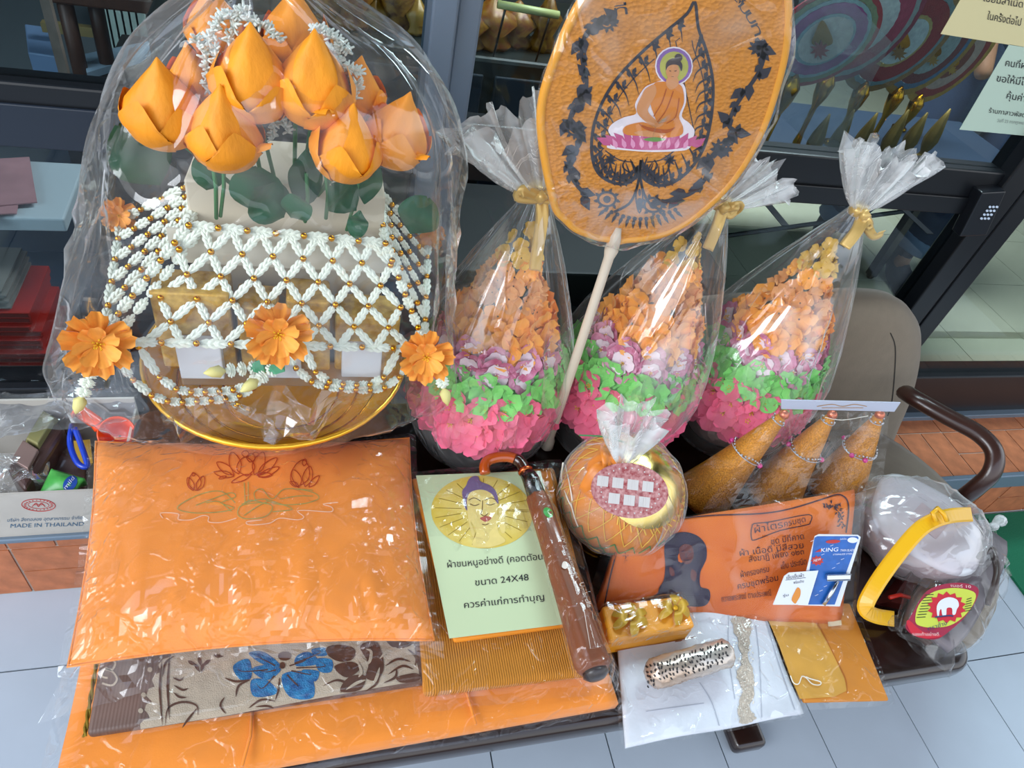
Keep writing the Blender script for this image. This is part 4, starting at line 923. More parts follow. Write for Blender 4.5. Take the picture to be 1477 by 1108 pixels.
for V_, sg in ((vl, 1), (vr, -1)):
    k.line(V_, 17); SP = smooth_path(V_, 3)
    for i in range(1, len(SP) - 1):
        p = SP[i]; d_ = SP[i + 1] - SP[i - 1]; an = math.degrees(math.atan2(d_.y, d_.x)); big = 1.5 if (i % 9) in (0, 1, 2) else .85
        k.leaf(p.x, p.y, 52 * big, 38 * big, an + (26 if i % 2 else -26) + 180 * (i % 3 == 0))
for cx_, cy_, r_ in ((345, 860, 38), (545, 885, 38), (205, 560, 28), (840, 640, 30), (345, 100, 26), (1000, 205, 26)):
    k.ring(cx_, cy_, r_, r_ * .8, 10); k.ell(cx_, cy_, r_ * .42); 
    for a in range(0, 360, 40): k.leaf(cx_ + r_ * math.cos(math.radians(a)), cy_ + r_ * .8 * math.sin(math.radians(a)), 24, 18, a + 30)
for i in range(13):
    a = -70 + i * 12; x = 340 + i * 25; y = 905 + 40 * math.sin(PI * i / 12); k.leaf(x, y, 46, 18, 140 - i * 8); k.ell(x, y, 9)
k.build('black_ornament', mat('navy_black_print', '23222e', .6), t)
k = Ink(pl, PF, .0006)
for ch_, x, y, a, s_ in (('ที่', 408, 50, -8, 56), ('อ', 868, -90, 28, 52), ('ป', 895, -50, 38, 52), ('ส', 905, -5, 45, 50), ('ม', 925, 32, 52, 50), ('บ', 952, 72, 60, 50), ('ท', 975, 120, 68, 52), ('ร', 470, -40, -30, 50), ('ะ', 500, -75, -30, 50)):
    r_ = math.radians(a); ux_, uy_ = math.cos(r_), math.sin(r_); k.text(ch_, (x - ux_ * s_ / 2, y - uy_ * s_ / 2 + 14), (x + ux_ * s_ / 2, y + uy_ * s_ / 2 + 14), (uy_ * s_ * .8, -ux_ * s_ * .8))
k.build('lettering', mat('navy_black_print', ''), t)
def pic(nm, h, fn, off=.001):
    k = Ink(pl, PF, off); fn(k); return k.build(nm, mat('print_' + h, h, .6), t)
body_o = [(510, 375), (545, 358), (590, 345), (655, 352), (682, 375), (686, 440), (668, 500), (700, 530), (722, 560), (718, 590), (700, 640), (640, 652), (540, 655), (430, 648), (345, 636), (368, 600), (350, 562), (372, 530), (420, 505), (470, 490), (466, 450), (488, 405)]
pic('picture_outline', 'f3e8ee', lambda k: (k.ell(634, 284, 82, 84), k.blob(body_o, 4)), .0010)
pic('picture_halo', '8a5fae', lambda k: k.ell(634, 284, 76, 78), .0013)
pic('picture_halo', 'b9b84e', lambda k: k.ell(634, 286, 62, 66), .0016)
def lot_(k):
    for i in range(13):
        u = i / 12; x = 360 + u * 350; y = 628 - 6 * math.sin(PI * u); a = -150 + u * 120
        for L_, w_ in ((70, 42),): k.leaf(x, y, L_, w_, a)
    k.blob([(362, 610), (450, 595), (540, 590), (640, 595), (705, 600), (685, 632), (600, 645), (480, 645), (380, 632)])
pic('picture_lotus', 'c9568a', lot_, .0013)
pic('picture_lotus', 'e99bc0', lambda k: [k.leaf(385 + i * 36, 640, 48, 26, -112 + i * 6) for i in range(9)], .0016)
pic('picture_leaf', '6c9a4c', lambda k: k.blob([(500, 600), (550, 590), (600, 600), (550, 610)]), .0018)
pic('picture_robe', 'dd8428', lambda k: (k.blob([(545, 362), (590, 350), (652, 360), (672, 385), (676, 440), (655, 500), (672, 545), (665, 580), (600, 592), (500, 585), (430, 580), (412, 562), (430, 540), (500, 525), (560, 540), (530, 440)])), .0018)
pic('picture_skin', 'd9955f', lambda k: (k.blob([(512, 380), (548, 362), (556, 400), (530, 450), (522, 480), (560, 520), (590, 530), (560, 548), (520, 530), (478, 490), (474, 455), (496, 405)]), k.ell(627, 305, 29, 38), k.blob([(608, 330), (645, 330), (652, 362), (620, 385), (598, 360)]), k.blob([(460, 570), (520, 560), (600, 572), (560, 588), (500, 586)])), .0021)
pic('picture_hair', '3a2c30', lambda k: (k.blob([(598, 300), (600, 268), (622, 250), (650, 252), (668, 275), (664, 305), (652, 280), (625, 276), (606, 285)]), k.ell(652, 246, 17, 17), k.line([(612, 302), (620, 304)], 3), k.line([(634, 304), (644, 302)], 3), k.line([(621, 328), (632, 328)], 1.4, sm=0)), .0024)
pic('picture_fold', 'b5561c', lambda k: (k.line([(600, 380), (580, 440), (545, 500)], 4), k.line([(630, 390), (600, 470), (560, 525)], 4), k.line([(655, 420), (640, 500), (600, 530)], 4), k.blob([(480, 530), (520, 545), (600, 556), (640, 545), (600, 572), (520, 560)])), .0024)
# stick
M_stick = mat('ivory_stick', 'd8cbb8', .35)
hx0, hx1 = pl.at(887, 345), None; foot = onz(786, 654, T + .006)
foot = ony(788, 646, YF)
q = MB(); d = foot - hx0
q.lathe([(.0045, -.02), (.0095, .0), (.011, .02), (.008, .034), (.0078, .06), (.0085, d.length * .5), (.009, d.length * .93), (.0125, d.length * .95), (.013, d.length * .99), (.009, d.length)], seg=20, M=zM(hx0, d)); q.build('stick', M_stick, t, True)
# clear sleeve over the fan
q = MB(); w0, w1 = pl.at(770, 355), pl.at(1150, 340)
def fsl(u, v):
    x = 790 + u * 340 - 60 * (1 - v) * (1) + 60 * v; y = 350 - v * 420
    p = ypl(YF - .012).at(x, y); p = p + Vector((0, -.008 * math.sin(PI * u) - .006 * _ridge(p, 9, 3) - .004 * noise.noise(p * 16), 0)); return p
SLV = film('fan_sleeve', .22, .02, .10, 10, .4, gl=.75)
def fsl2(u, v):
    i0 = v * PI; L_ = pl.at(760 + (62 + 60 * abs(v - .45)) / 2.995, 345 - v * 420)
    return fsl(u, v)
hull = [p for p in P0]; cen3 = sum(hull, Vector()) / len(hull); q = MB(); rgs = []
for s_ in (.02, .2, .4, .6, .8, .95, 1.02, 1.05):
    R_ = []
    for p in hull:
        w = cen3 + (p - cen3) * s_; w.y = YF - .012 - .006 * (1 - s_ ** 4) - .009 * _ridge(w, 8, 3) * (s_ > .1) - .004 * noise.noise(w * 14) + (.012 if s_ > 1.03 else 0); R_.append(w)
    rgs.append(R_)
m_ = len(hull); q.add([p for r in rgs for p in r], [(i * m_ + k, i * m_ + (k + 1) % m_, (i + 1) * m_ + (k + 1) % m_, (i + 1) * m_ + k) for i in range(len(rgs) - 1) for k in range(m_)] + [tuple(range(m_))])
q.build('plastic_sleeve', SLV, t, True)

# ================================================================== NETTED BOWL
bc = Vector((.535, .665, T + .118)); bR = .112
t = thing('netted_bowl', (bc.x, bc.y, T), 'round orange cloth-covered bowl in yellow and green netting, under gathered plastic', 'bowl')
q = MB(); q.lathe([(.0, 0), (.06, .0), (.064, .006), (.06, .012), (.05, .014), (0, .015)], (bc.x, bc.y, T), 32); q.build('foot_ring', M_gold, t, True)
M_bcl = mat('ochre_orange_cloth', 'd07f2c', .65, var=.12, vscale=10, bump=.2, bscale=200)
q = MB(); q.sphere(bc, bR, 40, 24, (1, 1, .93)); sp = q.build('cloth_cover', M_bcl, t, True)
ld = Vector((.08, -.42, 1)).normalized(); Ml = zM(bc + ld * (bR * .90), ld)
def onball(dx, dy, k_=1.0):
    """point on the ball: dx, dy tangent offsets around the lid axis"""
    s_ = ld.cross(Vector((0, 1, 0))).normalized(); u_ = s_.cross(ld) * -1; r_ = math.hypot(dx, dy); a = r_ / bR; dr = (s_ * dx + u_ * dy) / max(r_, 1e-6)
    v_ = ld * math.cos(a) + dr * math.sin(a); return bc + Vector((v_.x, v_.y, v_.z * .93)) * bR * k_
q = MB(); L = [[onball(r_ * math.cos(2 * PI * k / 36), r_ * math.sin(2 * PI * k / 36), 1.02 + .03 * (1 - r_ / .085)) for k in range(36)] for r_ in (.001, .03, .055, .075, .085)]
q.add([p for r in L for p in r], [(i * 36 + k, i * 36 + (k + 1) % 36, (i + 1) * 36 + (k + 1) % 36, (i + 1) * 36 + k) for i in range(4) for k in range(36)]); q.build('brass_lid', mat('pale_brass', 'e0c877', .18, metal=1), t, True)
# card on the lid: red lattice print on white
cc_ = bc + Vector((.045, -.040, bR * .93 + .004)); cM = zM(onball(.040, .016, 1.075), (onball(.022, .016) - bc) + Vector((0, -.01, 0)))
q = MB(); q.lathe([(.058, -.0008), (.058, .0008)], seg=40, M=cM @ Matrix.Diagonal((1.15, .78, 1, 1))); cd = q.build('round_card', mat('red_print_card', 'a8303a', .6, var=.3, vscale=160, h2='c99a98'), t)
q = MB()
for i in range(-2, 3):
    for j in range(0, 2):
        x, y = i * .026 + (j % 2) * .004, j * .026 - .016
        if (x / .058) ** 2 + (y / .045) ** 2 < .75: q.box((x - .0095, y - .0085, .0009), (x + .0095, y + .0085, .0013), cM); q.box((x - .0085, y - .0015, .0013), (x + .0085, y + .0015, .0016), cM); q.box((x - .0015, y - .007, .0016), (x + .0015, y + .007, .0019), cM)
o = q.build('card_windows', mat('card_grey', 'c9c4c2', .6), t)
q = MB()
for i in range(28):
    a = 2 * PI * i / 28; q.box((.050 * math.cos(a) - .001, .037 * math.sin(a) - .001, .0009), (.050 * math.cos(a) + .0012, .037 * math.sin(a) + .0012, .0014), cM)
tag(q.build('card_dots', mat('card_grey', ''), t), kind='stuff')
# netting: zigzag cords
for g, (col, nm) in enumerate((('e3b23c', 'yellow_net'), ('3e8a45', 'green_net'))):
    q = MB(); 
    for rI, pol in enumerate(((38, 55), (55, 72), (72, 90)) if g == 0 else ((90, 107), (104, 122), (120, 138))):
        n_ = 22
        for i in range(n_):
            for s_ in (-.5, .5):
                pa = []
                for u in (0, .5, 1):
                    po = math.radians(pol[0] + (pol[1] - pol[0]) * u); az = 2 * PI * (i + (rI % 2) * .5 + s_ * u) / n_
                    v_ = Vector((math.sin(po) * math.cos(az), math.sin(po) * math.sin(az), math.cos(po) * .93)); pa.append(bc + v_ * (bR + .0015))
                q.tube(pa, .0011, 4, cap=False)
    tag(q.build(nm, mat(nm, col, .6), t, True), kind='stuff')
q = MB()
for i in range(40):
    a = 2 * PI * i / 40; q.tube([onball(.085 * math.cos(a), .085 * math.sin(a), 1.03), onball(.097 * math.cos(a + .1), .097 * math.sin(a + .1), 1.025)], .0014, 4)
tag(q.build('net_fringe', mat('yellow_net', ''), t), kind='stuff')
# orange bow and white cords at upper left
for i, (p_, w) in enumerate((((-.110, -.030), .046), ((-.118, .014), .042), ((-.060, -.075), .036))):
    q = MB(); a = onball(.062, -.022, 1.10); b_ = onball(-p_[0], p_[1], 1.05)
    q.grid(lambda u, v: a.lerp(b_, v) + (b_ - a).cross(ld).normalized() * w * (u - .5) * math.sin(PI * min(1, .25 + v * .6)) * 1.3 + ld * (.014 * math.sin(PI * v) + .003 * math.sin(u * 12)), 8, 8); o = q.build('orange_bow', mat('orange_satin', 'e3852c', .35, sheen=.3), t, True); solid(o, .001)
for L in (((812, 668), (813, 692), (820, 716), (828, 733)), ((826, 725), (831, 745), (836, 758)), ((818, 672), (824, 698), (828, 722))):
    hb = Hit(sp); q = MB(); q.tube(smooth_path([hb.at(a, b_, .004) for a, b_ in L], 4), .0012, 5); q.build('white_cord', mat('white_cord', 'e8e2d4', .6), t, True)
q = MB(); q.tube(smooth_path([ony(835, 628, .70), ony(870, 630, .69), ony(900, 638, .68)], 4), .0015, 5); q.build('green_tie', M_stem, t, True)
# plastic over the bowl, knot and tuft
kn = ony(898, 668, .655); seg = 72; vs_ = []; n_ = 14
for i in range(n_ + 1):
    u = i / n_; po = PI * .78 * (1 - u)
    for k in range(seg):
        a = 2 * PI * k / seg; r_ = bR * 1.05 * (1 + .035 * noise.noise(Vector((math.cos(a) * 3, math.sin(a) * 3, u * 4))) + .02 * u * math.sin(a * 13))
        p = bc + Vector((math.sin(po) * math.cos(a) * r_, math.sin(po) * math.sin(a) * r_, math.cos(po) * r_ * .95))
        w = max(0, (u - .72) / .28) ** 1.5; w_ = kn + Vector((math.cos(a), math.sin(a), 0)) * .008; vs_.append(p.lerp(w_, w))
q = MB(); q.add(vs_, [(i * seg + k, i * seg + (k + 1) % seg, (i + 1) * seg + (k + 1) % seg, (i + 1) * seg + k) for i in range(n_) for k in range(seg)]); q.build('plastic_bag', BAG2, t, True)
q = MB(); L = []
te = ony(917, 598, .70) - kn
for i in range(7):
    u = i / 6
    for k in range(48):
        a = 2 * PI * k / 48; r_ = (.010 + .040 * u ** .8) * (1 + .35 * math.sin(a * 7 + u * 2) + .15 * math.sin(a * 19)); L.append(kn + te * u + Vector((math.cos(a) * r_, math.sin(a) * r_ * .7, .006 * math.sin(a * 11) * u)))
q.add(L, [(i * 48 + k, i * 48 + (k + 1) % 48, (i + 1) * 48 + (k + 1) % 48, (i + 1) * 48 + k) for i in range(6) for k in range(48)]); q.build('gathered_end', GATHER, t, True)

# ================================================================== GOLD CONES IN A BAG
t = thing('incense_cone_pack', (.95, .72, T), 'clear bag of three glittering gold cones hung from a white header strip', 'cone pack')
M_glit = mat('gold_glitter', 'c8761a', .35, metal=.35, var=.3, vscale=420, h2='f2a832', bump=.6, bscale=900)
M_org = mat('amber_cone_cloth', 'b5591a', .5, metal=.3, var=.15, vscale=9)
M_chain = mat('silver_bead', 'c9cdd6', .3, metal=.8); M_rose = mat('magenta_bead', 'cf2f86', .3, coat=.5)
for (tx, ty), (bx, by) in (((1129, 600), (1024, 705)), ((1199, 600), (1118, 705)), ((1268, 600), (1205, 705))):
    tip = ony(tx, ty, .735); m1 = ony(bx, by, .715); ax_ = (m1 - tip).normalized(); L_ = (tip.z - T - .012) / (-ax_.z); ba = tip + ax_ * L_
    gc = put('gold_cone', None, t)
    q = MB(); q.lathe([(.0, 0), (.062, 0), (.060, .01), (.0455, L_ * .28), (.033, L_ * .52), (.022, L_ * .76), (.0115, L_ * .95), (.008, L_)], seg=36, M=zM(ba, -ax_)); me_ = q.me('gold_cone', M_glit, True)
    bpy.data.objects.remove(gc); gc = put('gold_cone', me_, t)
    q = MB(); q.sphere(tip - ax_ * .003, .010, 12, 8); q.build('rosy_top', mat('rose_gold_foil', 'd97a5a', .3, metal=.6), gc, True)
    for zz, rr_ in ((L_ * .96, .013), (L_ * .60, .0335)):
        M_ = zM(ba - ax_ * zz, -ax_); n_ = int(rr_ * 900)
        q = MB()
        for k in range(n_):
            a = 2 * PI * k / n_; q.sphere(M_ @ Vector((rr_ * math.cos(a), rr_ * math.sin(a), .004 * math.sin(3 * a))), .0022, 6, 4)
        q.tube([M_ @ Vector((rr_ * 1.04 * math.cos(2 * PI * k / 30), rr_ * 1.04 * math.sin(2 * PI * k / 30), -.004)) for k in range(30)], .0011, 4, closed=True)
        tag(q.build('bead_ring', M_chain, gc, True), kind='stuff')
        if rr_ > .02:
            for a in (-PI * .55, -PI * .05, -PI * .95, .6):
                q = MB(); q.sphere(M_ @ Vector((rr_ * 1.08 * math.cos(a), rr_ * 1.08 * math.sin(a), -.003)), .0055, 8, 6); q.build('pink_bead', M_rose, gc, True)
hq = [ony(1127, 577, .735), ony(1299, 581, .735), ony(1290, 594, .735), ony(1127, 590, .735)]
q = MB(); q.hull8([p + Vector((0, .002, 0)) for p in hq], hq); hd = q.build('header_strip', mat('white_header', 'c6cde0', .5), t)
k = Ink(Plane(*hq[:3]), off=.0008); k.line([(1178, 586), (1200, 583), (1215, 586), (1232, 583), (1250, 586)], 1); k.line([(1185, 588), (1245, 588)], .8); k.build('header_print', mat('gold_print', 'b98d5a', .6), t)
q = MB(); q.tube(smooth_path([ony(1190, 602, .72), ony(1215, 606, .715), ony(1252, 600, .72)], 4), .0008, 4); q.build('thread', mat('white_cord', ''), t)
Lb, Rb, R2, L2 = ony(950, 740, .63), ony(1235, 745, .63), ony(1282, 592, .73), ony(1126, 590, .73)
for yo, sd_ in ((-.07, 1), (.04, 3)):
    flap([Lb + Vector((0, yo, 0)), Rb + Vector((0, yo, 0)), R2 + Vector((0, -.004, 0)), L2 + Vector((0, -.004, 0))], t, (34, 26), .004, WRAP2, 'clear_bag', sd_, 9)

# ================================================================== PRINTED ROBE SET (leaning)
t = thing('printed_robe_pack', (.72, .56, T), 'orange robe set in plastic with dark seated figure print, leaning on the gold cones', 'robe set')
a0, a1 = onz(862, 884, T + .012), onz(1216, 905, T + .012); b0, b1 = onz(902, 762, .530), onz(1238, 708, .567)
M_rs = mat('burnt_orange_cloth', 'cf5a14', .65, var=.2, vscale=7, h2='e07a24', bump=.25, bscale=160)
nrm = (a1 - a0).cross(b0 - a0).normalized(); nrm = nrm if nrm.z > 0 else -nrm
q = MB(); cq = [a0, a1, b1, b0]
q.grid(lambda u, v: bil(cq, u, v) + nrm * (.004 * math.sin(PI * u) * math.sin(PI * v) + .0015 * noise.noise(bil(cq, u, v) * 25)) - nrm * .006 * ((2 * u - 1) ** 10 + (2 * v - 1) ** 10), 30, 20)
o = q.build('folded_robe', M_rs, t, True); solid(o, .03, 1 if (a1 - a0).cross(b0 - a0).z < 0 else -1)
hb = Hit(o); P8 = (850, 690, 3.435)
k = Ink(hb, P8, .0012)
k.line([(75, 625), (100, 500), (130, 380), (162, 250), (175, 238), (230, 232), (400, 205), (600, 185), (850, 175), (1000, 150), (1150, 105), (1220, 82), (1255, 88), (1278, 115), (1282, 170), (1270, 270)], 7)
k.line([(805, 240), (815, 225), (900, 215), (1085, 180), (1092, 220), (1070, 232), (940, 260), (820, 305), (802, 295), (800, 262), (805, 240)], 5)
rng = random.Random(4)
for (x0, y0, dx, dy, n_) in ((190, 270, 150, -15, 26), (190, 270, -15, 150, 26), (1160, 125, 70, 20, 24), (1225, 130, 25, 120, 24)):
    for i in range(n_):
        u = i / n_; x = x0 + dx * u; y = y0 + dy * u; s_ = 26 * (1 - u * .7)
        if x0 > 1000: s_ = 20
        k.leaf(x + rng.uniform(-s_, s_) * .6, y + rng.uniform(-s_, s_) * .6, s_ * .9, s_ * .5, rng.uniform(0, 360))
k.line([(450, 430), (462, 445), (470, 432)], 3)
k.text('ผ้าไตร', (818, 272), (958, 243), (-4, -34)); k.text('ครบชุด', (965, 240), (1070, 215), (-4, -28))
for tx_, bl2, br2 in (('ชุด มีที่คาด', (900, 328), (1062, 300)), ('ผ้า เนื้อดี มีสีสวย', (745, 385), (1060, 345)), ('สังฆาฏิ เพียง ๑๒๓', (790, 415), (1062, 375)), ('เย็บ ประณีต', (950, 450), (1075, 425)), ('ผ้าครองครบ', (750, 492), (890, 462)), ('ครบชุดพร้อม', (735, 550), (935, 505)), ('ถวายพระสงฆ์ ตามประเพณี', (655, 612), (900, 580))):
    k.text(tx_, bl2, br2, (-4, -30))
k.build('dark_print', mat('maroon_print', '3a1620', .6), t)
k = Ink(hb, P8, .0012)
k.blob([(370, 360), (378, 310), (420, 275), (475, 266), (535, 285), (575, 330), (580, 390), (565, 430), (548, 470), (550, 535), (590, 550), (598, 590), (580, 625), (540, 636), (480, 632), (440, 640), (330, 640), (250, 600), (330, 575), (345, 540), (368, 500), (375, 430)], 4)
k.build('figure_print', mat('indigo_print', '1d1330', .6, var=.3, vscale=40), t)
k = Ink(hb, P8, .0017)
k.blob([(445, 345), (470, 325), (505, 335), (515, 375), (505, 410), (480, 425), (455, 405), (445, 375)]); k.blob([(395, 440), (415, 450), (420, 480), (400, 478)]); k.blob([(505, 450), (530, 470), (520, 510), (500, 490)])
k.build('figure_light', mat('plum_print', '5a2a2c', .6), t)
k = Ink(hb, P8, .0021); k.line([(455, 362), (468, 358)], 5); k.line([(488, 360), (502, 364)], 5); k.line([(478, 370), (476, 390), (484, 392)], 4); k.line([(466, 404), (494, 404)], 5); k.build('figure_line', mat('indigo_print', ''), t)
k = Ink(hb, (0, 0, 1), .0016)
wr = [a0 + (a0 - a1) * .02, a1 + (a1 - a0) * .02, b1 + (b1 - b0) * .012, b0 + (b0 - b1) * .025]
wrap_sheet(wr, .010, .003, .004, 60, 34, .03, 14, .012, 13, nrm, parent=t, m=WRAP2)

# cards on the robe set
pr_ = Plane(a0 + nrm * .014, a1 + nrm * .014, b0 + nrm * .014)
def card(name, px4, m, lab, cat, th=.0012, off=0):
    p4 = [pr_.at(x, y, off) for x, y in px4]; q = MB(); n_ = len(p4)
    q.add([p - pr_.n * th for p in p4] + p4, [tuple(range(n_))[::-1], tuple(range(n_, 2 * n_))] + [(i, (i + 1) % n_, n_ + (i + 1) % n_, n_ + i) for i in range(n_)])
    t = thing(name, sum(p4, Vector()) / n_, lab, cat); q.build('card', m, t); return t
M_wc = mat('white_card', 'dde2ea', .45)
t = card('razor_pack', [(1150, 872), (1210, 874), (1238, 782), (1240, 774), (1236, 771), (1180, 770), (1174, 773)], M_wc, 'blue blister card holding a silver razor, upper right of the orange robe set', 'razor', off=.003)
k = Ink(pr_, P8, .0036); k.fill([(1060, 622), (1210, 622), (1328, 292), (1322, 284), (1125, 284), (1110, 292)]); k.build('blue_print', mat('blue_print', '1f5fb0', .4, var=.15, vscale=60), t)
k = Ink(pr_, P8, .0040); k.ell(1298, 303, 26, 14); k.text('KING', (1140, 362), (1225, 358), (4, -20)); k.text('TWIN BLADE', (1235, 360), (1305, 358), (3, -12)); k.text('STAINLESS STEEL', (1200, 378), (1298, 374), (2, -8)); k.text('ใบมีดโกน', (1235, 302), (1268, 300), (1, -8))
for i in range(14):
    x = 1090 + (i * 53) % 190; y = 310 + (i * 67) % 290; k.line([(x, y), (x + 16, y - 7)], 1.6, sm=0)
k.build('white_print', mat('white_ink', 'e6ebf5', .5), t)
k = Ink(pr_, P8, .0044); k.ell(1200, 310, 36, 9, -3); k.fill([(1122, 402 + 0)] and [(1122 + (34 if i % 2 else 24) * math.cos(i * PI / 9), 404 + (26 if i % 2 else 18) * math.sin(i * PI / 9)) for i in range(18)]); k.fill([(1110, 362), (1140, 345), (1142, 360)]); k.build('red_print', mat('red_ink', 'b8322f', .5), t)
k = Ink(pr_, P8, .0048); k.text('NEW', (1104, 410), (1140, 402), (1, -13)); k.text('NSAI', (1280, 307), (1315, 305), (1, -8)); k.build('badge_print', mat('white_ink', ''), t)
M_chr = mat('chrome', 'c9ced6', .15, metal=1)
q = MB(); p1, p2 = pr_.at(1188, 830, .008), pr_.at(1222, 829, .008); dd = (p2 - p1).normalized(); up2 = pr_.n.cross(dd); M_ = Matrix((dd, up2, pr_.n)).transposed().to_4x4(); M_.translation = p1
w_ = (p2 - p1).length; q.box((0, -.005, -.004), (w_, .004, .003), M_); q.box((0, .004, 0), (w_, .006, .005), M_); q.box((0, -.007, 0), (w_, -.005, .004), M_); q.build('razor_head', M_chr, t, False, .001)
q = MB(); q.tube([pr_.at(1204, 836, .008), pr_.at(1196, 850, .009), pr_.at(1184, 870, .008)], [.003, .0042, .0035], 10); q.build('razor_handle', M_chr, t, True)
t = card('needle_card', [(1112, 870), (1162, 870), (1177, 821), (1135, 824), (1128, 829)], M_wc, 'small white card with an orange candle picture, overlapping the blue razor card', 'card', off=.0075)
k = Ink(pr_, P8, .0081); k.text('เข็มเย็บผ้า', (965, 492), (1050, 480), (0, -17)); k.text('พร้อมด้าย', (1000, 515), (1050, 508), (0, -13)); k.text('รุ่น', (948, 580), (975, 574), (0, -12)); k.line([(960, 497), (1060, 484)], 2); k.build('lettering', M_ink, t)
k = Ink(pr_, P8, .0081); k.blob([(1000, 608), (990, 590), (1005, 555), (1020, 532), (1034, 545), (1032, 575), (1018, 600), (1010, 612)]); k.build('flame_picture', mat('orange_ink', 'd98a35', .5), t)

# ================================================================== SMALL THINGS AT THE FRONT
# gift box with bows
t = thing('gift_box', (.55, .48, T), 'small golden orange box with two gauze bows, beside the umbrella tip', 'box')
M_gb = mat('bright_orange_paper', 'f2a01c', .5, var=.1, vscale=30)
c = [onz(880, 926, .455), onz(1004, 904, .455), onz(985, 858, .455), onz(868, 874, .455)]
c2 = [p + Vector((0, 0, -.052)) for p in c]; q = MB(); q.hull8(c2, c); bx = q.build('box', M_gb, t, False, .006, 3)
P9 = (860, 830, 3.357)
plb = Plane(*c[:3])
M_gz = mat('gold_gauze', 'c79c2a', .45, metal=.15)
for cx_, cy_, s_ in ((160, 218, 1.45), (372, 172, 1.3)):
    bo = thing('x', (0, 0, 0), None, None); bpy.data.objects.remove(bo)
    first = None
    for a in (20, 75, 150, 200, 265, 330):
        r_ = math.radians(a); P_ = lambda u, v, r_=r_: plb.at(860 + (cx_ + 62 * s_ * v * math.cos(r_ + (u - .5) * .95 * math.sin(PI * min(1, v * .7 + .2)))) / 3.357, 830 + (cy_ + 58 * s_ * v * math.sin(r_ + (u - .5) * .95 * math.sin(PI * min(1, v * .7 + .2)))) / 3.357, .003 + .012 * math.sin(PI * v))
        q = MB(); q.grid(P_, 5, 6); ob = q.build('bow' if first is None else 'bow_petal', M_gz, t if first is None else first, True); first = first or ob
    q = MB(); q.sphere(plb.at(860 + cx_ / 3.357, 830 + cy_ / 3.357, .010), .0055, 8, 6); q.build('bow_knot', mat('yellow_bead', 'd8a516', .3, metal=.5), first, True)
plf = Plane(c2[0], c2[1], c[0]); k = Ink(plf, (0, 0, 1), .001)
k.line([(887, 938), (940, 930), (1003, 918)], 1.4); k.build('box_seam', mat('seam_orange', 'b8650f', .6), t)
q = MB(); p1, p2 = plf.at(964, 915, .001), plf.at(972, 930, .001); q.box((0, 0, 0), (.012, .0006, .03), Matrix.Translation(p2 + Vector((-.006, -.002, -.008)))); q.build('ribbon_end', mat('brown_ribbon', '9a5a28', .6), t)
wrap_sheet(c, .012, .003, .004, 26, 20, .05, 30, .03, 21, (0, 0, 1), parent=t)
# white cloth pack
t = thing('white_cloth_pack', (.62, .42, T), 'white cloth pack with pale lace strip, hanging over the table edge in clear plastic', 'cloth')
zc = T + .012
c = [onz(903, 1078, zc - .012), onz(1158, 1030, zc - .008), onz(1098, 868, zc), onz(888, 905, zc)]
M_wh = mat('white_voile', 'd9dce4', .7, var=.05, vscale=15, bump=.3, bscale=120)
q = MB(); q.grid(lambda u, v: bil(c, u, v) + Vector((0, 0, .004 * noise.noise(bil(c, u, v) * 10) + .0025 * math.sin(u * 9 + v * 2) + .005 * math.sin(PI * u))), 34, 30)
o = q.build('folded_cloth', M_wh, t, True); solid(o, .008, -1); hb = Hit(o)
k = Ink(hb, P9, .0015); rng = random.Random(9)
sp_ = [(655, 210), (740, 215), (745, 300), (735, 380), (755, 470), (765, 560), (745, 640), (770, 690), (745, 715), (695, 715), (690, 640), (705, 560), (680, 480), (705, 400), (675, 300)]
k.fill([(p[0] + rng.uniform(-7, 7), p[1]) for p in [(q_.x, q_.y) for q_ in smooth_path(sp_, 5, True)]]); k.build('lace_strip', mat('beige_lace', 'c6b8a8', .8, var=.25, vscale=260, bump=1, bscale=600), t)
k = Ink(hb, P9, .0022)
for i in range(120):
    x = 715 + rng.uniform(-32, 40) + 12 * math.sin(i * .2); y = 225 + i * 4; k.ell(x, y, rng.uniform(2, 5), rng.uniform(2, 5), n=6)
k.build('lace_dots', mat('pale_lace', 'ded6ca', .8), t)['kind'] = 'stuff'
k = Ink(hb, P9, .0010)
for L in (((500, 520), (560, 620), (600, 750)), ((240, 660), (380, 640), (520, 620)), ((640, 190), (640, 380), (670, 600)), ((770, 240), (790, 420), (800, 690)), ((810, 180), (880, 420), (960, 650))): k.line(L, 4)
k.build('fold_shade_line', mat('fold_shade_grey', 'b3b6c2', .8), t)  # shade along the folds drawn as flat grey strokes
wrap_sheet(c, .005, .003, .005, 40, 36, .02, 20, .008, 31, (0, 0, 1), parent=t)
flap([onz(885, 1000, T + .004), onz(905, 1078, T - .002), onz(930, 1072, T + .012), onz(905, 990, T + .014)], t, (6, 16), .004, WRAP, 'plastic_edge', 4)
# leopard foil roll
t = thing('foil_roll', (.62, .45, T + .02), 'roll wrapped in silver and copper leopard-spot foil lying on the white cloth', 'roll')
A, B_ = onz(944, 972, .448), onz(1046, 942, .448); d = B_ - A; L_ = d.length
M_foil = mat('silver_foil', 'd6d2cc', .25, metal=.55, h2='c2a288', vscale=7, bump=.8, bscale=60)
def rff(tt, i, r): return r * (1 + .05 * math.sin(tt * 9 + i * 2) + .03 * math.sin(tt * 4 - i))
q = MB(); pr = [(.004, -.014), (.014, -.011), (.0215, -.003)] + [(.0235, L_ * i / 14) for i in range(15)] + [(.021, L_ + .004), (.012, L_ + .008), (.003, L_ + .008)]
q.lathe(pr, seg=36, M=zM(A, d), rf=rff); o = q.build('foil_tube', M_foil, t, True); hb = Hit(o)
k = Ink(hb, (0, 0, 1), .0012); rng = random.Random(12); u = (B_ - A)
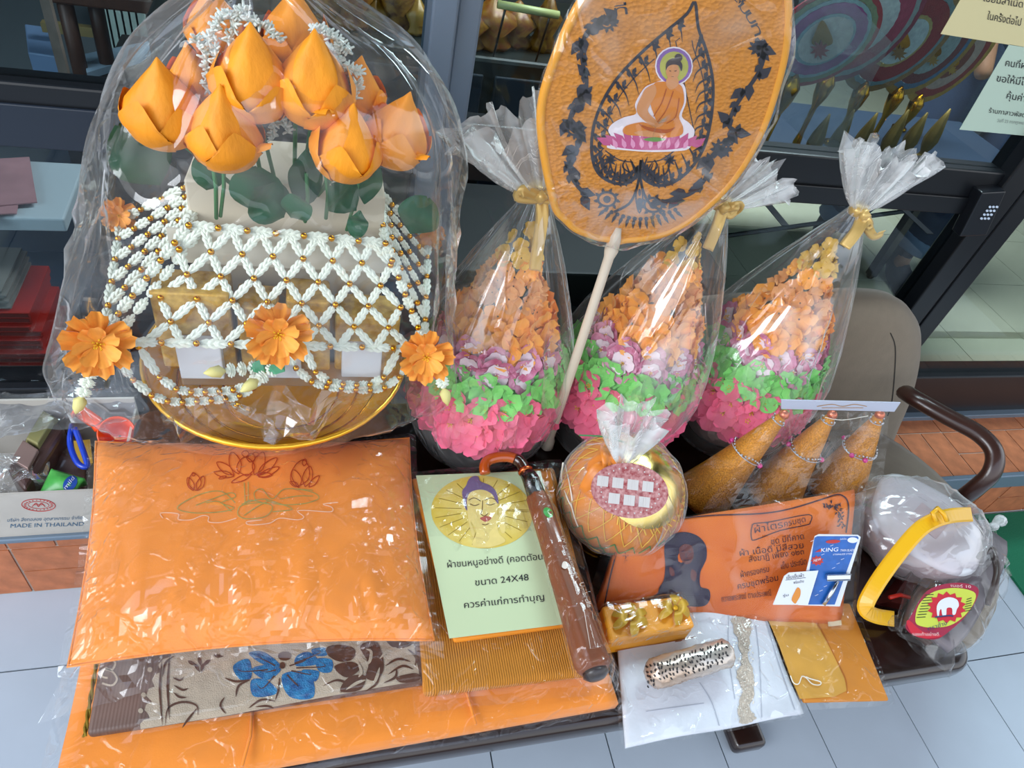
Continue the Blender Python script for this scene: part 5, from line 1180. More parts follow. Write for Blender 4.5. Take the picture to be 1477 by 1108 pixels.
for i in range(24):
    for j in range(8):
        x = 928 + i * 5.4 + rng.uniform(-1.5, 1.5); y = 975 - i * 1.75 - 26 + j * 7 + rng.uniform(-1.5, 1.5); a = rng.uniform(20, 100)
        yc = 975 - i * 1.75
        if abs(y - yc) > 16 or not 932 < x < 1048: continue
        k.line([(x, y), (x + 3.2 * math.cos(math.radians(a)), y + 4.2 * math.sin(math.radians(a)))], 2.0, sm=0)
k.build('leopard_spots', mat('black_ink', '16151a', .4), t)['kind'] = 'stuff'
# orange flat pack at the right
t = thing('orange_cloth_pack', (.88, .44, T), 'flat golden orange cloth in clear plastic sleeve, right of the white cloth pack', 'cloth')
zc = T + .010; c = [onz(1160, 1013, zc - .004), onz(1283, 1010, zc - .004), onz(1226, 870, zc), onz(1104, 868, zc)]
M_go = mat('golden_orange_cloth', 'cc7f22', .6, var=.1, vscale=9, bump=.15, bscale=200)
o = pack('folded_cloth', c, .007, M_go, t, .003); pl = Plane(*c[:3])
k = Ink(pl, P9, .0010); k.fill([(820, 192), (1020, 180), (1080, 260), (1140, 370), (1200, 500), (1212, 560), (1150, 590), (985, 600), (935, 480), (880, 330)]); o = k.build('lighter_fold', mat('light_ochre_cloth', 'd29a3c', .6, var=.08, vscale=20), t)
k = Ink(pl, P9, .0014); k.line([(1025, 175), (1080, 250), (1150, 390), (1205, 500), (1212, 570)], 4); k.build('fold_edge', mat('seam_orange', ''), t)
k = Ink(pl, P9, .0012); k.fill([(820, 150), (1015, 150), (1020, 180), (820, 190)]); k.build('brown_band', mat('brown_band', '8f3d16', .6), t)
k = Ink(pl, P9, .0030); k.fill([(1115, 215), (1180, 208), (1185, 245), (1120, 252)]); k.build('paper_tag', mat('paper_tag', 'd9c3a0', .7), t)
k = Ink(pl, P9, .0040); k.line([(935, 490), (950, 525), (975, 530), (990, 495), (1010, 500), (1040, 530), (1075, 535), (1080, 520), (1030, 505), (1010, 495)], 5); k.build('white_thread', mat('white_cord', ''), t)
wrap_sheet([c[0] + Vector((-.003, -.006, 0)), c[1] + Vector((.006, -.006, 0)), c[2] + Vector((.012, 0, 0)), c[3]], .005, .002, .003, 30, 30, .02, 16, .008, 41, (0, 0, 1), parent=t)

# ================================================================== BOX WITH YELLOW HANDLE
t = thing('lunch_box', (1.17, .60, T), 'pale pink plastic food box with yellow carrying handle, bagged at right end of table', 'food box')
M_pk = mat('milky_pink_plastic', 'cfc3c8', .25, var=.12, vscale=6, h2='dcb3b3')
cb = Vector((1.185, .572, T)); 
def rfo(tt, i, r): return r * (1 + .06 * math.cos(4 * tt))
q = MB(); q.lathe([(.0, .001), (.09, .001), (.10, .01), (.108, .05), (.112, .085)], cb, 48, rf=rfo, cap=False); q.build('body', M_pk, t, True)
q = MB(); q.lathe([(.113, .083), (.115, .088), (.108, .094), (.095, .099), (.07, .102), (0, .103)], cb, 48, rf=rfo, cap=False); q.build('lid', mat('white_plastic', 'd9d9de', .25, var=.05, vscale=5), t, True)
q = MB(); q.box((-.045, -.03, .103), (.02, .03, .1045), Matrix.Translation(cb) @ Matrix.Rotation(.5, 4, 'Z')); q.build('paper_label', mat('paper_label', 'c9bcc0', .6), t)
M_yh = mat('yellow_plastic', 'e9b01c', .3, coat=.3)
hp = smooth_path([onz(1290, 893, .425), onz(1262, 888, .43), onz(1248, 876, .445), onz(1262, 846, .475), onz(1290, 806, .51), onz(1322, 768, .545), onz(1345, 752, .555), onz(1372, 744, .555), onz(1402, 742, .54)], 6)
q = MB(); sdv = Vector((.35, .2, 1)).normalized(); P = hp
def hfn(ofs, w):
    out_ = []
    for i, p in enumerate(P):
        d_ = (P[min(i + 1, len(P) - 1)] - P[max(i - 1, 0)]).normalized(); v_ = (CAM - p).normalized(); s_ = d_.cross(v_).normalized(); out_.append((p, d_, v_, s_))
    return out_
rows_ = hfn(0, 0); vs_ = []
for p, d_, v_, s_ in rows_:
    for a, b_ in ((-.014, -.012), (-.014, .009), (-.010, .012), (.010, .012), (.014, .009), (.014, -.012)): vs_.append(p + s_ * a + v_ * b_)
n_ = len(rows_); q.add(vs_, [(i * 6 + k, i * 6 + (k + 1) % 6, (i + 1) * 6 + (k + 1) % 6, (i + 1) * 6 + k) for i in range(n_ - 1) for k in range(6)] + [tuple(range(6))[::-1], tuple((n_ - 1) * 6 + k for k in range(6))])
hn = q.build('handle', M_yh, t, False, .002)
q = MB(); q.tube([onz(1350, 752, .57), onz(1345, 740, .578), onz(1352, 733, .58), onz(1362, 742, .578), onz(1366, 752, .57)], .0045, 6); q.build('latch', M_yh, hn, True)
q = MB(); q.hull8([onz(1262, 872, .40), onz(1300, 880, .40), onz(1345, 800, .40), onz(1330, 790, .40)], [onz(1285, 868, .43), onz(1305, 872, .43), onz(1350, 800, .44), onz(1335, 792, .45)]); q.build('dark_insert', mat('dark_red_plastic', '4a1712', .4), t)
q = MB(); q.tube([onz(1283, 862, .44), onz(1298, 858, .44), onz(1312, 862, .44)], .004, 8); q.build('red_catch', mat('red_plastic', 'c22a1c', .3), t, True)
seg = 64; vs_ = []; n_ = 14
for i in range(n_ + 1):
    po = PI * (i + .5) / (n_ + 1)
    for k in range(seg):
        a = 2 * PI * k / seg; w = 1 + .09 * noise.noise(Vector((math.cos(a) * 2, math.sin(a) * 2, math.cos(po) * 3))) + .05 * _ridge(Vector((math.cos(a), math.sin(a), po)), 3, 1)
        vs_.append(cb + Vector((.002, .0, .064)) + Vector((math.sin(po) ** .7 * math.cos(a) * .150 * w, math.sin(po) ** .7 * math.sin(a) * .122 * w, -math.cos(po) * .066 * w)))
q = MB(); q.add(vs_, [(i * seg + k, i * seg + (k + 1) % seg, (i + 1) * seg + (k + 1) % seg, (i + 1) * seg + k) for i in range(n_) for k in range(seg)] + [tuple(n_ * seg + k for k in range(seg))]); q.build('milky_bag', film('milky_film', .25, .10, .12, 9, .5, tint='f6f0f2', gl=.5), t, True)

# ================================================================== BAG WITH ELEPHANT LABEL
t = thing('slipper_bag', (1.17, .45, T), 'knotted clear bag of brown slippers with red and yellow elephant label, overhanging table corner', 'slippers')
A, B_ = onz(1330, 925, T + .035), onz(1425, 768, T + .06); d = B_ - A; L_ = d.length; M_sl = mat('dark_brown_slipper', '4f3b35', .5, var=.25, vscale=10, coat=.2)
dn = d.normalized(); sdn = dn.cross(Vector((0, 0, 1))).normalized(); upn = sdn.cross(dn)
def sole(off_s, off_u, name, m, k_=1.0, th=.016):
    q = MB(); n_ = 18; vs_ = []
    for i in range(n_ + 1):
        u = i / n_; w = .044 * k_ * (.35 + .65 * math.sin(PI * min(1, max(0, u * .94 + .05))) ** .55) * (1 - .14 * math.sin(PI * u) ** 3); p = A + d * (.02 + u * .93) + sdn * off_s + upn * off_u
        for a in ((-1, 0), (-1, .7), (-.8, 1), (.8, 1), (1, .7), (1, 0)): vs_.append(p + sdn * w * a[0] + upn * th * a[1])
    q.add(vs_, [(i * 6 + k, i * 6 + (k + 1) % 6, (i + 1) * 6 + (k + 1) % 6, (i + 1) * 6 + k) for i in range(n_) for k in range(6)] + [tuple(range(6))[::-1], tuple(n_ * 6 + k for k in range(6))]); return q.build(name, m, t, True)
sole(-.012, -.012, 'slipper', M_sl); s2 = sole(.016, .008, 'slipper', mat('grey_brown_slipper', '6d6468', .45, var=.2, vscale=8), .92)
q = MB(); cpt = A + d * .62 + sdn * .016 + upn * .026
for s_ in (-1, 1): q.tube(smooth_path([A + d * .82 + sdn * .016 + upn * .024, cpt + sdn * s_ * .022 + upn * .014, A + d * .45 + sdn * (.016 + s_ * .038) + upn * .018], 5), .006, 8)
q.build('strap', mat('brown_strap', '3a2b28', .4), s2, True)
def bagf(u, v):
    a = 2 * PI * u; s_ = -.09 + v * 1.12
    prof_ = .072 * max(.0, math.sin(PI * min(1, max(0, (1.0 - max(s_, .0)) * .78 + .02)))) ** .6 if s_ > 0 else .062 + .0 * s_
    if s_ <= 0: prof_ = .060
    thk = .036 * (1 if s_ > .0 else max(.06, 1 + s_ / .09 * .9)) * (1 if s_ < .75 else max(.12, 1 - (s_ - .75) * 3.4))
    prof_ = max(.006, prof_ if s_ < .75 else .062 * max(.10, 1 - (s_ - .75) * 3.5))
    p = A + d * s_ + upn * .012; w = 1 + .12 * noise.noise(p * 18 + Vector((math.cos(a), math.sin(a), 0)) * 1.6) + .10 * (s_ > .55) * math.sin(a * 9)
    return p + sdn * math.cos(a) * prof_ * w + upn * math.sin(a) * thk * w + dn * .006 * math.sin(a * 5) * (v < .05)
q = MB(); q.grid(bagf, 60, 36); bgo = q.build('clear_bag', film('slipper_film', .08, .0, .08, 9, .6, gl=.85, fr=.8), t, True)
q = MB(); kn = A + d * 1.035 + upn * .010; q.sphere(kn, .011, 12, 8, (1.3, .8, .8)); q.tube([kn, kn + dn * .014 + upn * .006, kn + dn * .030 + sdn * .006], [.006, .008, .013], 10); q.build('knot', GATHER, t, True)
Pk = (1180, 660, 3.461); lp = Plane(A + upn * .050, B_ + upn * .050, A + upn * .050 + sdn)
def lab(nm, h, fn, off):
    k = Ink(lp, Pk, off); fn(k); return k.build(nm, mat('print_' + h, h, .45), t)
lab('label', 'a02a45', lambda k: k.blob([(440, 830), (470, 780), (530, 680), (600, 640), (700, 625), (780, 640), (802, 670), (780, 730), (730, 800), (670, 855), (600, 905), (530, 905), (470, 885), (440, 855)]), 0)
lab('label_ground', 'c9d04f', lambda k: k.blob([(485, 820), (500, 740), (560, 680), (640, 655), (720, 655), (785, 680), (770, 740), (720, 800), (660, 838), (590, 850), (520, 845)]), .0005)
lab('label_ray', '3c4a2a', lambda k: [k.line([(490 + i * 5, 800 - i * 14), (535 + i * 5, 797 - i * 14)], 4, sm=0) for i in range(9)] + [k.line([(725 + i * 3, 770 - i * 12), (765, 762 - i * 12)], 4, sm=0) for i in range(6)], .001)
lab('label_emblem', 'c8283a', lambda k: (k.fill([(640 + (98 if i % 2 else 78) * math.cos(i * PI / 14), 750 + (80 if i % 2 else 64) * math.sin(i * PI / 14)) for i in range(28)]), k.blob([(440, 830), (455, 815), (520, 870), (600, 885), (610, 897), (540, 905), (470, 885)])), .0012)
lab('elephant', 'e2e0ea', lambda k: k.blob([(592, 790), (590, 745), (610, 715), (650, 700), (690, 712), (700, 740), (690, 760), (682, 785), (668, 785), (665, 755), (640, 755), (636, 790), (618, 790), (612, 760), (604, 768), (600, 792)]), .0018)
lab('label_script', '2f3a66', lambda k: (k.line([(580, 800), (650, 792), (672, 796)], 7), k.text('ตราช้าง', (545, 868), (640, 838), (-2, -20))), .0022)
lab('label_script', 'e8c9c9', lambda k: (k.text('รองเท้าอย่างดี', (468, 893), (600, 893), (-2, -16)), k.text('เบอร์ 10', (660, 648), (760, 655), (-1, -14))), .0022)

# ================================================================== CARTON ON THE STEP
x0_, x1_ = -.78, -.352; z0_, z1_ = .2015, .335
M_cart = mat('grey_white_carton', 'b9b3aa', .8, var=.08, vscale=14)
t = thing('carton', ((x0_ + x1_) / 2, .97, z0_), 'open pale cardboard carton of odds and ends on the step, left of the table', 'box')
for nm, lo, hi in (('front_panel', (x0_, .867, z0_), (x1_, .872, z1_)), ('back_panel', (x0_, 1.07, z0_), (x1_, 1.075, z1_ + .03)), ('side_panel', (x0_, .872, z0_), (x0_ + .005, 1.07, z1_)), ('side_panel', (x1_ - .005, .872, z0_), (x1_, 1.07, z1_)), ('bottom_panel', (x0_, .872, z0_), (x1_, 1.07, z0_ + .006))):
    q = MB(); q.box(lo, hi); o = q.build(nm, M_cart, t)
    if nm == 'front_panel': fp = o
pl = ypl(.867); PC = (0, 540, 3.46)
k = Ink(pl, PC, .0006); k.text('MADE IN THAILAND', (52, 765), (418, 755), (2, -20)); k.text('บริษัท สิ่งทอสอง อุตสาหกรรม จำกัด', (36, 735), (410, 722), (2, -16)); k.build('lettering', mat('blue_grey_ink', '3c6480', .7), fp)
k = Ink(pl, PC, .0006); k.ring(192, 652, 84, 30, 4, 3); k.ring(192, 652, 52, 18, 2.5, 3)
for i in range(22):
    a = 2 * PI * i / 22; k.line([(192 + 62 * math.cos(a), 652 + 22 * math.sin(a)), (192 + 74 * math.cos(a), 652 + 26 * math.sin(a))], 4, sm=0)
k.line([(160, 660), (180, 642), (192, 660), (205, 642), (225, 660)], 4); k.line([(170, 650), (215, 650)], 3); k.build('red_stamp', mat('red_ink', ''), fp)
# contents
zb = .26
t = thing('tape_dispenser', onz(55, 640, .30), 'brown tape dispenser with olive tape inside the carton', 'tape dispenser')
M_brp = mat('brown_plastic', '4c3430', .3, coat=.3, var=.2, vscale=12)
def wedge(name, px4, z, th, m, bev_=.004):
    p4 = [onz(x, y, z) for x, y in px4]; q = MB(); q.hull8([p - Vector((0, 0, th)) for p in p4], p4); return q.build(name, m, t, False, bev_, 3)
wedge('base', [(8, 676), (36, 708), (94, 618), (60, 588)], .325, .08, M_brp, .010)
q = MB(); q.hull8([onz(36, 640, .32), onz(58, 652, .32), onz(86, 606, .32), (onz(64, 592, .32))], [onz(38, 632, .336), onz(54, 640, .336), onz(78, 602, .336), onz(62, 592, .336)]); q.build('tape_roll', mat('olive_tape', '8d8757', .4), t, False, .002)
wedge('cutter', [(16, 662), (40, 676), (55, 648), (33, 634)], .337, .01, mat('taupe_metal', '9a7f78', .35, metal=.4), .002)
t = thing('orange_measuring_cup', onz(175, 620, .32), 'orange plastic cup lying in the carton beside the pillow', 'cup')
cu = onz(168, 625, .345); ax_ = Vector((.1, -.5, .75)).normalized(); q = MB(); q.lathe([(.016, -.05), (.024, -.05), (.032, -.002), (.034, 0), (.031, 0), (.022, -.046), (.002, -.046)], seg=28, M=zM(cu, ax_), cap=False); M_rp = mat('orange_red_plastic', 'f04a12', .3, coat=.3); q.build('cup', M_rp, t, True)
q = MB(); q.tube([cu + Vector((-.030, .01, 0)), onz(140, 610, .35), onz(110, 590, .37), onz(104, 600, .37)], [.010, .013, .014, .008], 10, flat=.5); q.build('spout_handle', M_rp, t, True)
t = thing('blue_scissors', onz(110, 660, .30), 'blue plastic handled scissors standing in the carton beside the orange cup', 'scissors')
q = MB(); q.tube(smooth_path([onz(104, 612, .34), onz(101, 640, .33), onz(112, 668, .33), onz(126, 672, .33), onz(118, 645, .335), onz(108, 618, .345)], 4), .0055, 8, closed=False); q.build('handle', mat('blue_plastic', '1b3fb8', .3, coat=.3), t, True)
q = MB(); q.hull8([onz(108, 640, .30), onz(128, 640, .30), onz(132, 672, .28), onz(112, 676, .28)], [onz(106, 636, .31), onz(130, 634, .31), onz(134, 668, .29), onz(112, 672, .29)]); q.build('yellow_sheath', mat('mustard_card', 'c39a2e', .5), t)
t = thing('green_tissue_pack', onz(85, 695, .29), 'green and white plastic tissue pack with blue oval lettering inside carton', 'tissue pack')
q = MB(); c4 = [onz(56, 713, .315), onz(106, 716, .315), onz(122, 690, .325), onz(74, 676, .325)]
q.grid(lambda u, v: bil(c4, u, v) + Vector((0, 0, .012 * math.sin(PI * u) * math.sin(PI * v))), 12, 10); o = q.build('wrapper', mat('green_wrapper', '23902f', .3, h2='5fb85a', vscale=30), t, True); solid(o, .025, -1); hb = Hit(o)
k = Ink(hb, PC, .001); k.ell(350, 545, 42, 30, -50); k.build('blue_oval', mat('blue_ink', '1f4fae', .4), t)
k = Ink(hb, PC, .0016); k.text('mild', (330, 575), (372, 522), (-14, -14)); k.build('lettering', mat('white_ink', ''), t)
t = thing('crumpled_plastic_bag', onz(15, 690, .30), 'crumpled clear plastic bag at the left of the carton', 'plastic bag')
q = MB(); q.sphere(onz(12, 690, .30), .062, 26, 18, (1.1, .8, .7))
q.v = [p + Vector((noise.noise(p * 22), noise.noise(p * 22 + Vector((9, 0, 0))), noise.noise(p * 22 + Vector((0, 9, 0))))) * .022 for p in q.v]; q.build('bag_film', film('crumpled_film', .6, .12, .12, 30, .8, gl=.6), t)
t = thing('brown_packet', onz(95, 660, .27), 'dark brown plastic packet under the tissue pack in the carton', 'packet')
q = MB(); c4 = [onz(30, 700, .27), onz(124, 706, .27), onz(130, 640, .28), onz(62, 610, .28)]
q.grid(lambda u, v: bil(c4, u, v) + Vector((0, 0, .012 * math.sin(PI * u) * math.sin(PI * v) + .01 * noise.noise(bil(c4, u, v) * 30))), 16, 14); o = q.build('wrapper', mat('dark_brown_film', '5c4845', .25, coat=.5, var=.3, vscale=20), t, True); solid(o, .012, -1)
t = thing('grey_plastic_sheet', onz(60, 570, .34), 'greyish clear plastic sheet over the back of the carton', 'plastic sheet')
c4 = [onz(-60, 640, .35), onz(190, 610, .35), onz(200, 556, .36), onz(-60, 548, .36)]
q = MB(); q.grid(lambda u, v: bil(c4, u, v) + Vector((0, 0, .012 * noise.noise(bil(c4, u, v) * 16) + .006 * _ridge(bil(c4, u, v), 20, 2))), 30, 12); q.build('sheet', film('grey_film', .2, .04, .12, 12, .5, tint='d8dce4', gl=.6), t)

# ================================================================== SIGNS AND LOCK ON THE SHOP FRONT
pg = ypl(YW + .0185)
def sign(name, px4, h, lab):
    p4 = [pg.at(*p) for p in px4]; q = MB(); q.hull8([p + Vector((0, .0008, 0)) for p in p4], p4); o = q.build(name, mat('paper_' + h, h, .75)); tag(o, lab, 'sign'); return o
s1 = sign('paper_sign', [(1357, 49), (1490, 70), (1500, -60), (1420, -60)], 'ded3a2', 'pale yellow paper sign on the glass, top right corner of the photo')
k = Ink(pg, (1100, 0, 3.918), .0012); k.text('ในครั้งต่อไป', (1265, 108), (1455, 145), (8, -42)); k.text('เยี่ยมสำเนิด', (1245, 5), (1465, 42), (8, -40)); k.build('lettering', M_ink, s1)
s2 = sign('paper_sign', [(1384, 187), (1490, 197), (1490, 70), (1456, 64)], 'bed3c2', 'pale green paper sign on the glass, below the yellow sign')
k = Ink(pg, (1100, 0, 3.918), .0012); k.text('คนที่ผ่าน', (1368, 372), (1530, 395), (8, -40)); k.text('ขอให้มีโชค', (1318, 458), (1530, 490), (8, -40)); k.text('คุ้มค่า', (1375, 555), (1480, 575), (8, -38)); k.text('ร้านกาสาวพัสตร์', (1275, 635), (1500, 665), (6, -26)); k.build('lettering', M_ink, s2)
k = Ink(pg, (1100, 0, 3.918), .0012); k.text('วันที่ 23 กรกฎาคม 25', (1322, 688), (1500, 705), (4, -18)); k.build('small_lettering', mat('grey_ink', '8a938e', .7), s2)
q = MB(); pk = ypl(YW - .028); p4 = [pk.at(1384, 342), pk.at(1423, 340), pk.at(1452, 276), pk.at(1417, 278)]; q.hull8([p + Vector((0, .03, 0)) for p in p4], p4)
o = q.build('keypad_lock', mat('lock_black', '15181e', .3), None, False, .003); tag(o, 'black digital door lock with twelve white keys on black door frame', 'door lock')
PL8 = (1100, 0, 1.979)
for r_ in range(4):
    for c_ in range(3):
        x = 648 + c_ * 10 - r_ * 8; y = 590 + r_ * 11 + c_ * 0; k = Ink(pk, PL8, .0012); k.ell(x, y, 4.2, 3.6, n=12)
        v_ = [p + Vector((0, -.001, 0)) for p in k.v]; k.build('key', mat('white_key', 'c8d6e8', .4), o)  # plain white key discs

# ================================================================== INSIDE THE SHOP
sz_ = ony(1230, 240, 1.42).z
t = thing('low_shelf', (1.3, 1.42, sz_), 'narrow dark shelf behind the middle rail carrying the gilt leaf ornaments', 'shelf')
q = MB(); q.box((.95, 1.33, sz_ - .02), (2.0, 1.80, sz_)); q.build('board', mat('slate_board', '27364a', .5), t)
for x in (1.0, 1.40): q = MB(); q.hull8([(x - .01, 1.15, sz_ - .022), (x + .01, 1.15, sz_ - .022), (x + .01, 1.5, sz_ - .022), (x - .01, 1.5, sz_ - .022)], [(x - .01, 1.15, sz_ - .0205), (x + .01, 1.15, sz_ - .0205), (x + .01, 1.5, sz_ - .0205), (x - .01, 1.5, sz_ - .0205)]); q.build('bracket', M_black, t)
def ofan(px, py, y, rx, ry, lean, cols, lab, seed):
    """embroidered oval fan with gold fittings on its stand"""
    pl = ypl(y); c_ = pl.at(px, py); t = thing('embroidered_fan', (c_.x, y, .2), lab, 'fan'); sc = (pl.at(px + 10, py) - c_).length / 10
    def ring(r0, r1, h, yo, nm, jag=0):
        q = MB(); n_ = 48; vs_ = []
        for rr_ in (r0, r1):
            for kx in range(n_):
                a = 2 * PI * kx / n_; j = 1 + jag * (kx % 2); vs_.append(Vector((c_.x + rx * sc * rr_ * j * math.cos(a) + ry * sc * rr_ * j * math.sin(a) * lean, y - yo, c_.z + ry * sc * rr_ * j * math.sin(a))))
        q.add(vs_, [(kx, (kx + 1) % n_, n_ + (kx + 1) % n_, n_ + kx) for kx in range(n_)]); o = q.build(nm, mat('fan_' + h, h, .45, var=.15, vscale=90, bump=.5, bscale=300), t); solid(o, .004)
    for i, (r0, r1, h) in enumerate(cols): ring(max(r0, .004), r1, h, .002 * i + .002, 'embroidered_band' if i else 'outer_frame', .02 if i % 2 else 0)
    q = MB(); bz = c_.z - ry * sc; bx = c_.x - ry * sc * lean; q.lathe([(.004, -.19), (.007, -.17), (.010, -.15), (.006, -.12), (.007, -.06), (.017, -.03), (.021, 0), (.013, .016), (.003, .028)], (bx, y - .006, bz), 16); q.build('gold_fitting', M_gold, t, True)
    q = MB(); q.tube([(bx, y, max(sz_ + .012, bz - .2)), (bx - .004, y, sz_ + .002)], .006, 8); q.lathe([(.0, 0), (.022, 0), (.022, .006), (.008, .012)], (bx - .004, y, sz_ + .001), 16); q.build('stand', M_gold, t, True)
    # motif: pagoda flame and small rosette
    k = Ink(ypl(y - .02), (px, py, 1), .0); k.blob([(0, -ry * .42), (rx * .16, -ry * .12), (rx * .2, ry * .12), (0, ry * .2), (-rx * .2, ry * .12), (-rx * .14, -ry * .12)]); k.build('flame_motif', M_gold, t)
    k = Ink(ypl(y - .022), (px, py, 1), .0)
    for a in range(0, 360, 40): k.leaf(-rx * .05, ry * .28, rx * .2, rx * .09, a)
    k.build('rosette_motif', mat('rosette_' + cols[0][2], cols[0][2], .5), t); return t
G1 = [(.90, 1, 'a8323e'), (.80, .90, '7d8a6a'), (.72, .80, '8fb0b4'), (.52, .72, '9a4a8a'), (.46, .52, '8fb0b4'), (.0, .46, 'd6cfc4')]
G2 = [(.88, 1, '8c2f4a'), (.78, .88, '93a0a0'), (.50, .78, 'a83a5a'), (.0, .50, 'c6cfd0')]
G3 = [(.86, 1, '8a6a3a'), (.78, .86, '6d8a90'), (.48, .78, '8e1e2c'), (.42, .48, 'b0a060'), (.0, .42, 'b9cdd0')]
G4 = [(.84, 1, '9a7a2a'), (.72, .84, '3c6a8a'), (.5, .72, '6a2a30'), (.0, .5, '8aa0a0')]
G5 = [(.84, 1, 'b08a2c'), (.66, .84, '8f2a26'), (.4, .66, 'b09a8a'), (.0, .4, '7a3a2a')]
ofan(1186, 55, 1.36, 74, 62, .25, G1, 'embroidered purple and white oval fan behind glass, nearest the orange fan', 1)
ofan(1250, 35, 1.46, 66, 74, .25, G2, 'embroidered pink oval fan behind glass, second from the left of its row', 2)
ofan(1300, 58, 1.54, 62, 66, .3, G3, 'embroidered dark red oval fan with white heart behind glass', 3)
ofan(1348, 70, 1.62, 48, 60, .3, G4, 'embroidered blue and gold oval fan behind glass, second from the row end', 4)
ofan(1375, 85, 1.69, 42, 56, .3, G5, 'embroidered gold and red oval fan behind glass, nearest the paper signs', 5)
t = thing('plastic_sleeve', ony(1200, 180, 1.34), 'large clear plastic sleeve hanging around the purple embroidered fan', 'plastic sleeve')
pl = ypl(1.335); q = MB(); c4 = [pl.at(1108, 150), pl.at(1200, 238), pl.at(1285, 60), pl.at(1170, -60)]
q.grid(lambda u, v: bil(c4, u, v) + Vector((0, .006 * noise.noise(bil(c4, u, v) * 9), 0)), 14, 18); q.build('sheet', film('sleeve_film', .25, .16, .2, 8, .4, tint='e4ecf4', gl=.25), t)
# low glass-topped table with castors behind the fans
t = thing('display_table', (1.7, 1.75, .2), 'white display table with dark legs behind the glass, under the embroidered fans', 'table')
q = MB(); q.box((1.05, 1.75, .60), (2.1, 2.15, .62)); q.build('table_top', mat('pale_blue_top', '8fa9c6', .35), t, False, .003)
for x, y in ((1.1, 1.8), (2.05, 1.8), (1.1, 2.1), (2.05, 2.1)):
    q = MB(); q.box((x - .015, y - .015, .215), (x + .015, y + .015, .60)); q.build('leg', M_black, t)
    q = MB(); q.sphere((x, y, .216), .016, 10, 8); q.build('castor', M_black, t, True)
q = MB(); q.tube([(1.1, 1.8, .3), (2.05, 1.8, .5)], .008, 6); q.build('brace', M_black, t)
# small gilt figures in a row on a low stool
M_gf = mat('antique_gold', '8f7434', .5, metal=.4, var=.2, vscale=40)
def gilt(px, py, y, h_, i, lab):
    p = ony(px, 240, y); p.z = sz_ + .001; q = MB(); q.lathe([(.0, 0), (.018, 0), (.02, .008), (.009, .016), (.008, .024), (.014, .04), (.018, .06), (.015, .085), (.008, h_ * .7), (.002, h_ * .85)], p, 20, rf=lambda tt, i, r: r * (1 + .12 * math.cos(6 * tt) * (i > 4))); o = q.build('gilt_ornament', M_gf, None, True); tag(o, lab, 'ornament', 'gilt ornaments behind the glass')
nm_ = ['leftmost', 'second', 'third', 'fourth', 'fifth', 'rightmost']
for i, px in enumerate((1158, 1188, 1222, 1262, 1290, 1318)): gilt(px, 215, 1.39 + .02 * i, .16 + .01 * (i % 2), i, 'small gilt leaf-shaped ornament on the low shelf behind glass, ' + nm_[i] + ' of six')
# person behind the glass
t = None
def skin(name, pts, edges, rad, m, parent=None, lab=None, root=0, lv=2):
    me = bpy.data.meshes.new(name); me.from_pydata([tuple(p) for p in pts], edges, []); me.materials.append(m); o = put(name, me, parent)
    sk = o.modifiers.new('skin', 'SKIN'); sd_ = o.modifiers.new('sub', 'SUBSURF'); sd_.levels = lv; sd_.render_levels = lv; sk.use_smooth_shade = True
    for i, r in enumerate(rad): v = me.skin_vertices[0].data[i]; v.radius = r if hasattr(r, '__len__') else (r, r); v.use_root = (i == root)
    return o
fR = onz(1300, 405, .215); aR = onz(1300, 368, .29); fL = onz(1232, 412, .215)
hip = Vector((aR.x + .10, aR.y + .10, 1.02)); dirf = Vector((-.25, -1, 0)).normalized(); sdp = Vector((-1, .25, 0)).normalized()
aL = aR + sdp * .26 + Vector((0, .10, 0))
M_jean = mat('dark_jeans', '1c2c45', .85, var=.15, vscale=30, bump=.3, bscale=300); M_skin = mat('brown_skin', '9a6a4c', .55)
P = [hip, hip + Vector((0, 0, .22)), hip + Vector((0, 0, .42)), hip + Vector((0, 0, .50)), hip + Vector((0, 0, .60)), hip + Vector((0, 0, .69)),
     hip + sdp * .09 + Vector((0, 0, -.06)), (hip + sdp * .11 + aL) / 2 + dirf * .05 + Vector((0, 0, .04)), aL + Vector((0, 0, .0)), aL + dirf * .05 + Vector((0, 0, -.05)), aL + dirf * .17 + Vector((0, 0, -.055)),
     hip - sdp * .09 + Vector((0, 0, -.06)), (hip - sdp * .11 + aR) / 2 + dirf * .06 + Vector((0, 0, .04)), aR, aR + dirf * .05 + Vector((0, 0, -.05)), aR + dirf * .17 + Vector((0, 0, -.055)),
     hip + sdp * .19 + Vector((0, 0, .40)), hip + sdp * .24 + Vector((0, 0, .12)), hip + sdp * .22 + dirf * .16 + Vector((0, 0, -.08)), hip - sdp * .19 + Vector((0, 0, .40)), hip - sdp * .24 + Vector((0, 0, .12)), hip - sdp * .22 + dirf * .16 + Vector((0, 0, -.08))]
E_ = [(0, 1), (1, 2), (2, 3), (3, 4), (4, 5), (0, 6), (6, 7), (7, 8), (8, 9), (9, 10), (0, 11), (11, 12), (12, 13), (13, 14), (14, 15), (2, 16), (16, 17), (17, 18), (2, 19), (19, 20), (20, 21)]
Rr = [(.15, .11), (.14, .10), (.15, .10), .05, (.075, .09), (.06, .075), .085, .055, .035, (.04, .032), (.038, .022), .085, .055, .035, (.04, .032), (.038, .022), .05, .038, .026, .05, .038, .026]
pz = thing('person', (aR.x, aR.y, .2), 'person standing inside the shop behind glass in dark jeans and dark socks', 'person')
bo = skin('body', P, E_, Rr, M_skin, pz)
def seg_cloth(name, idx, m, gr, par):
    q = MB(); 
    return q
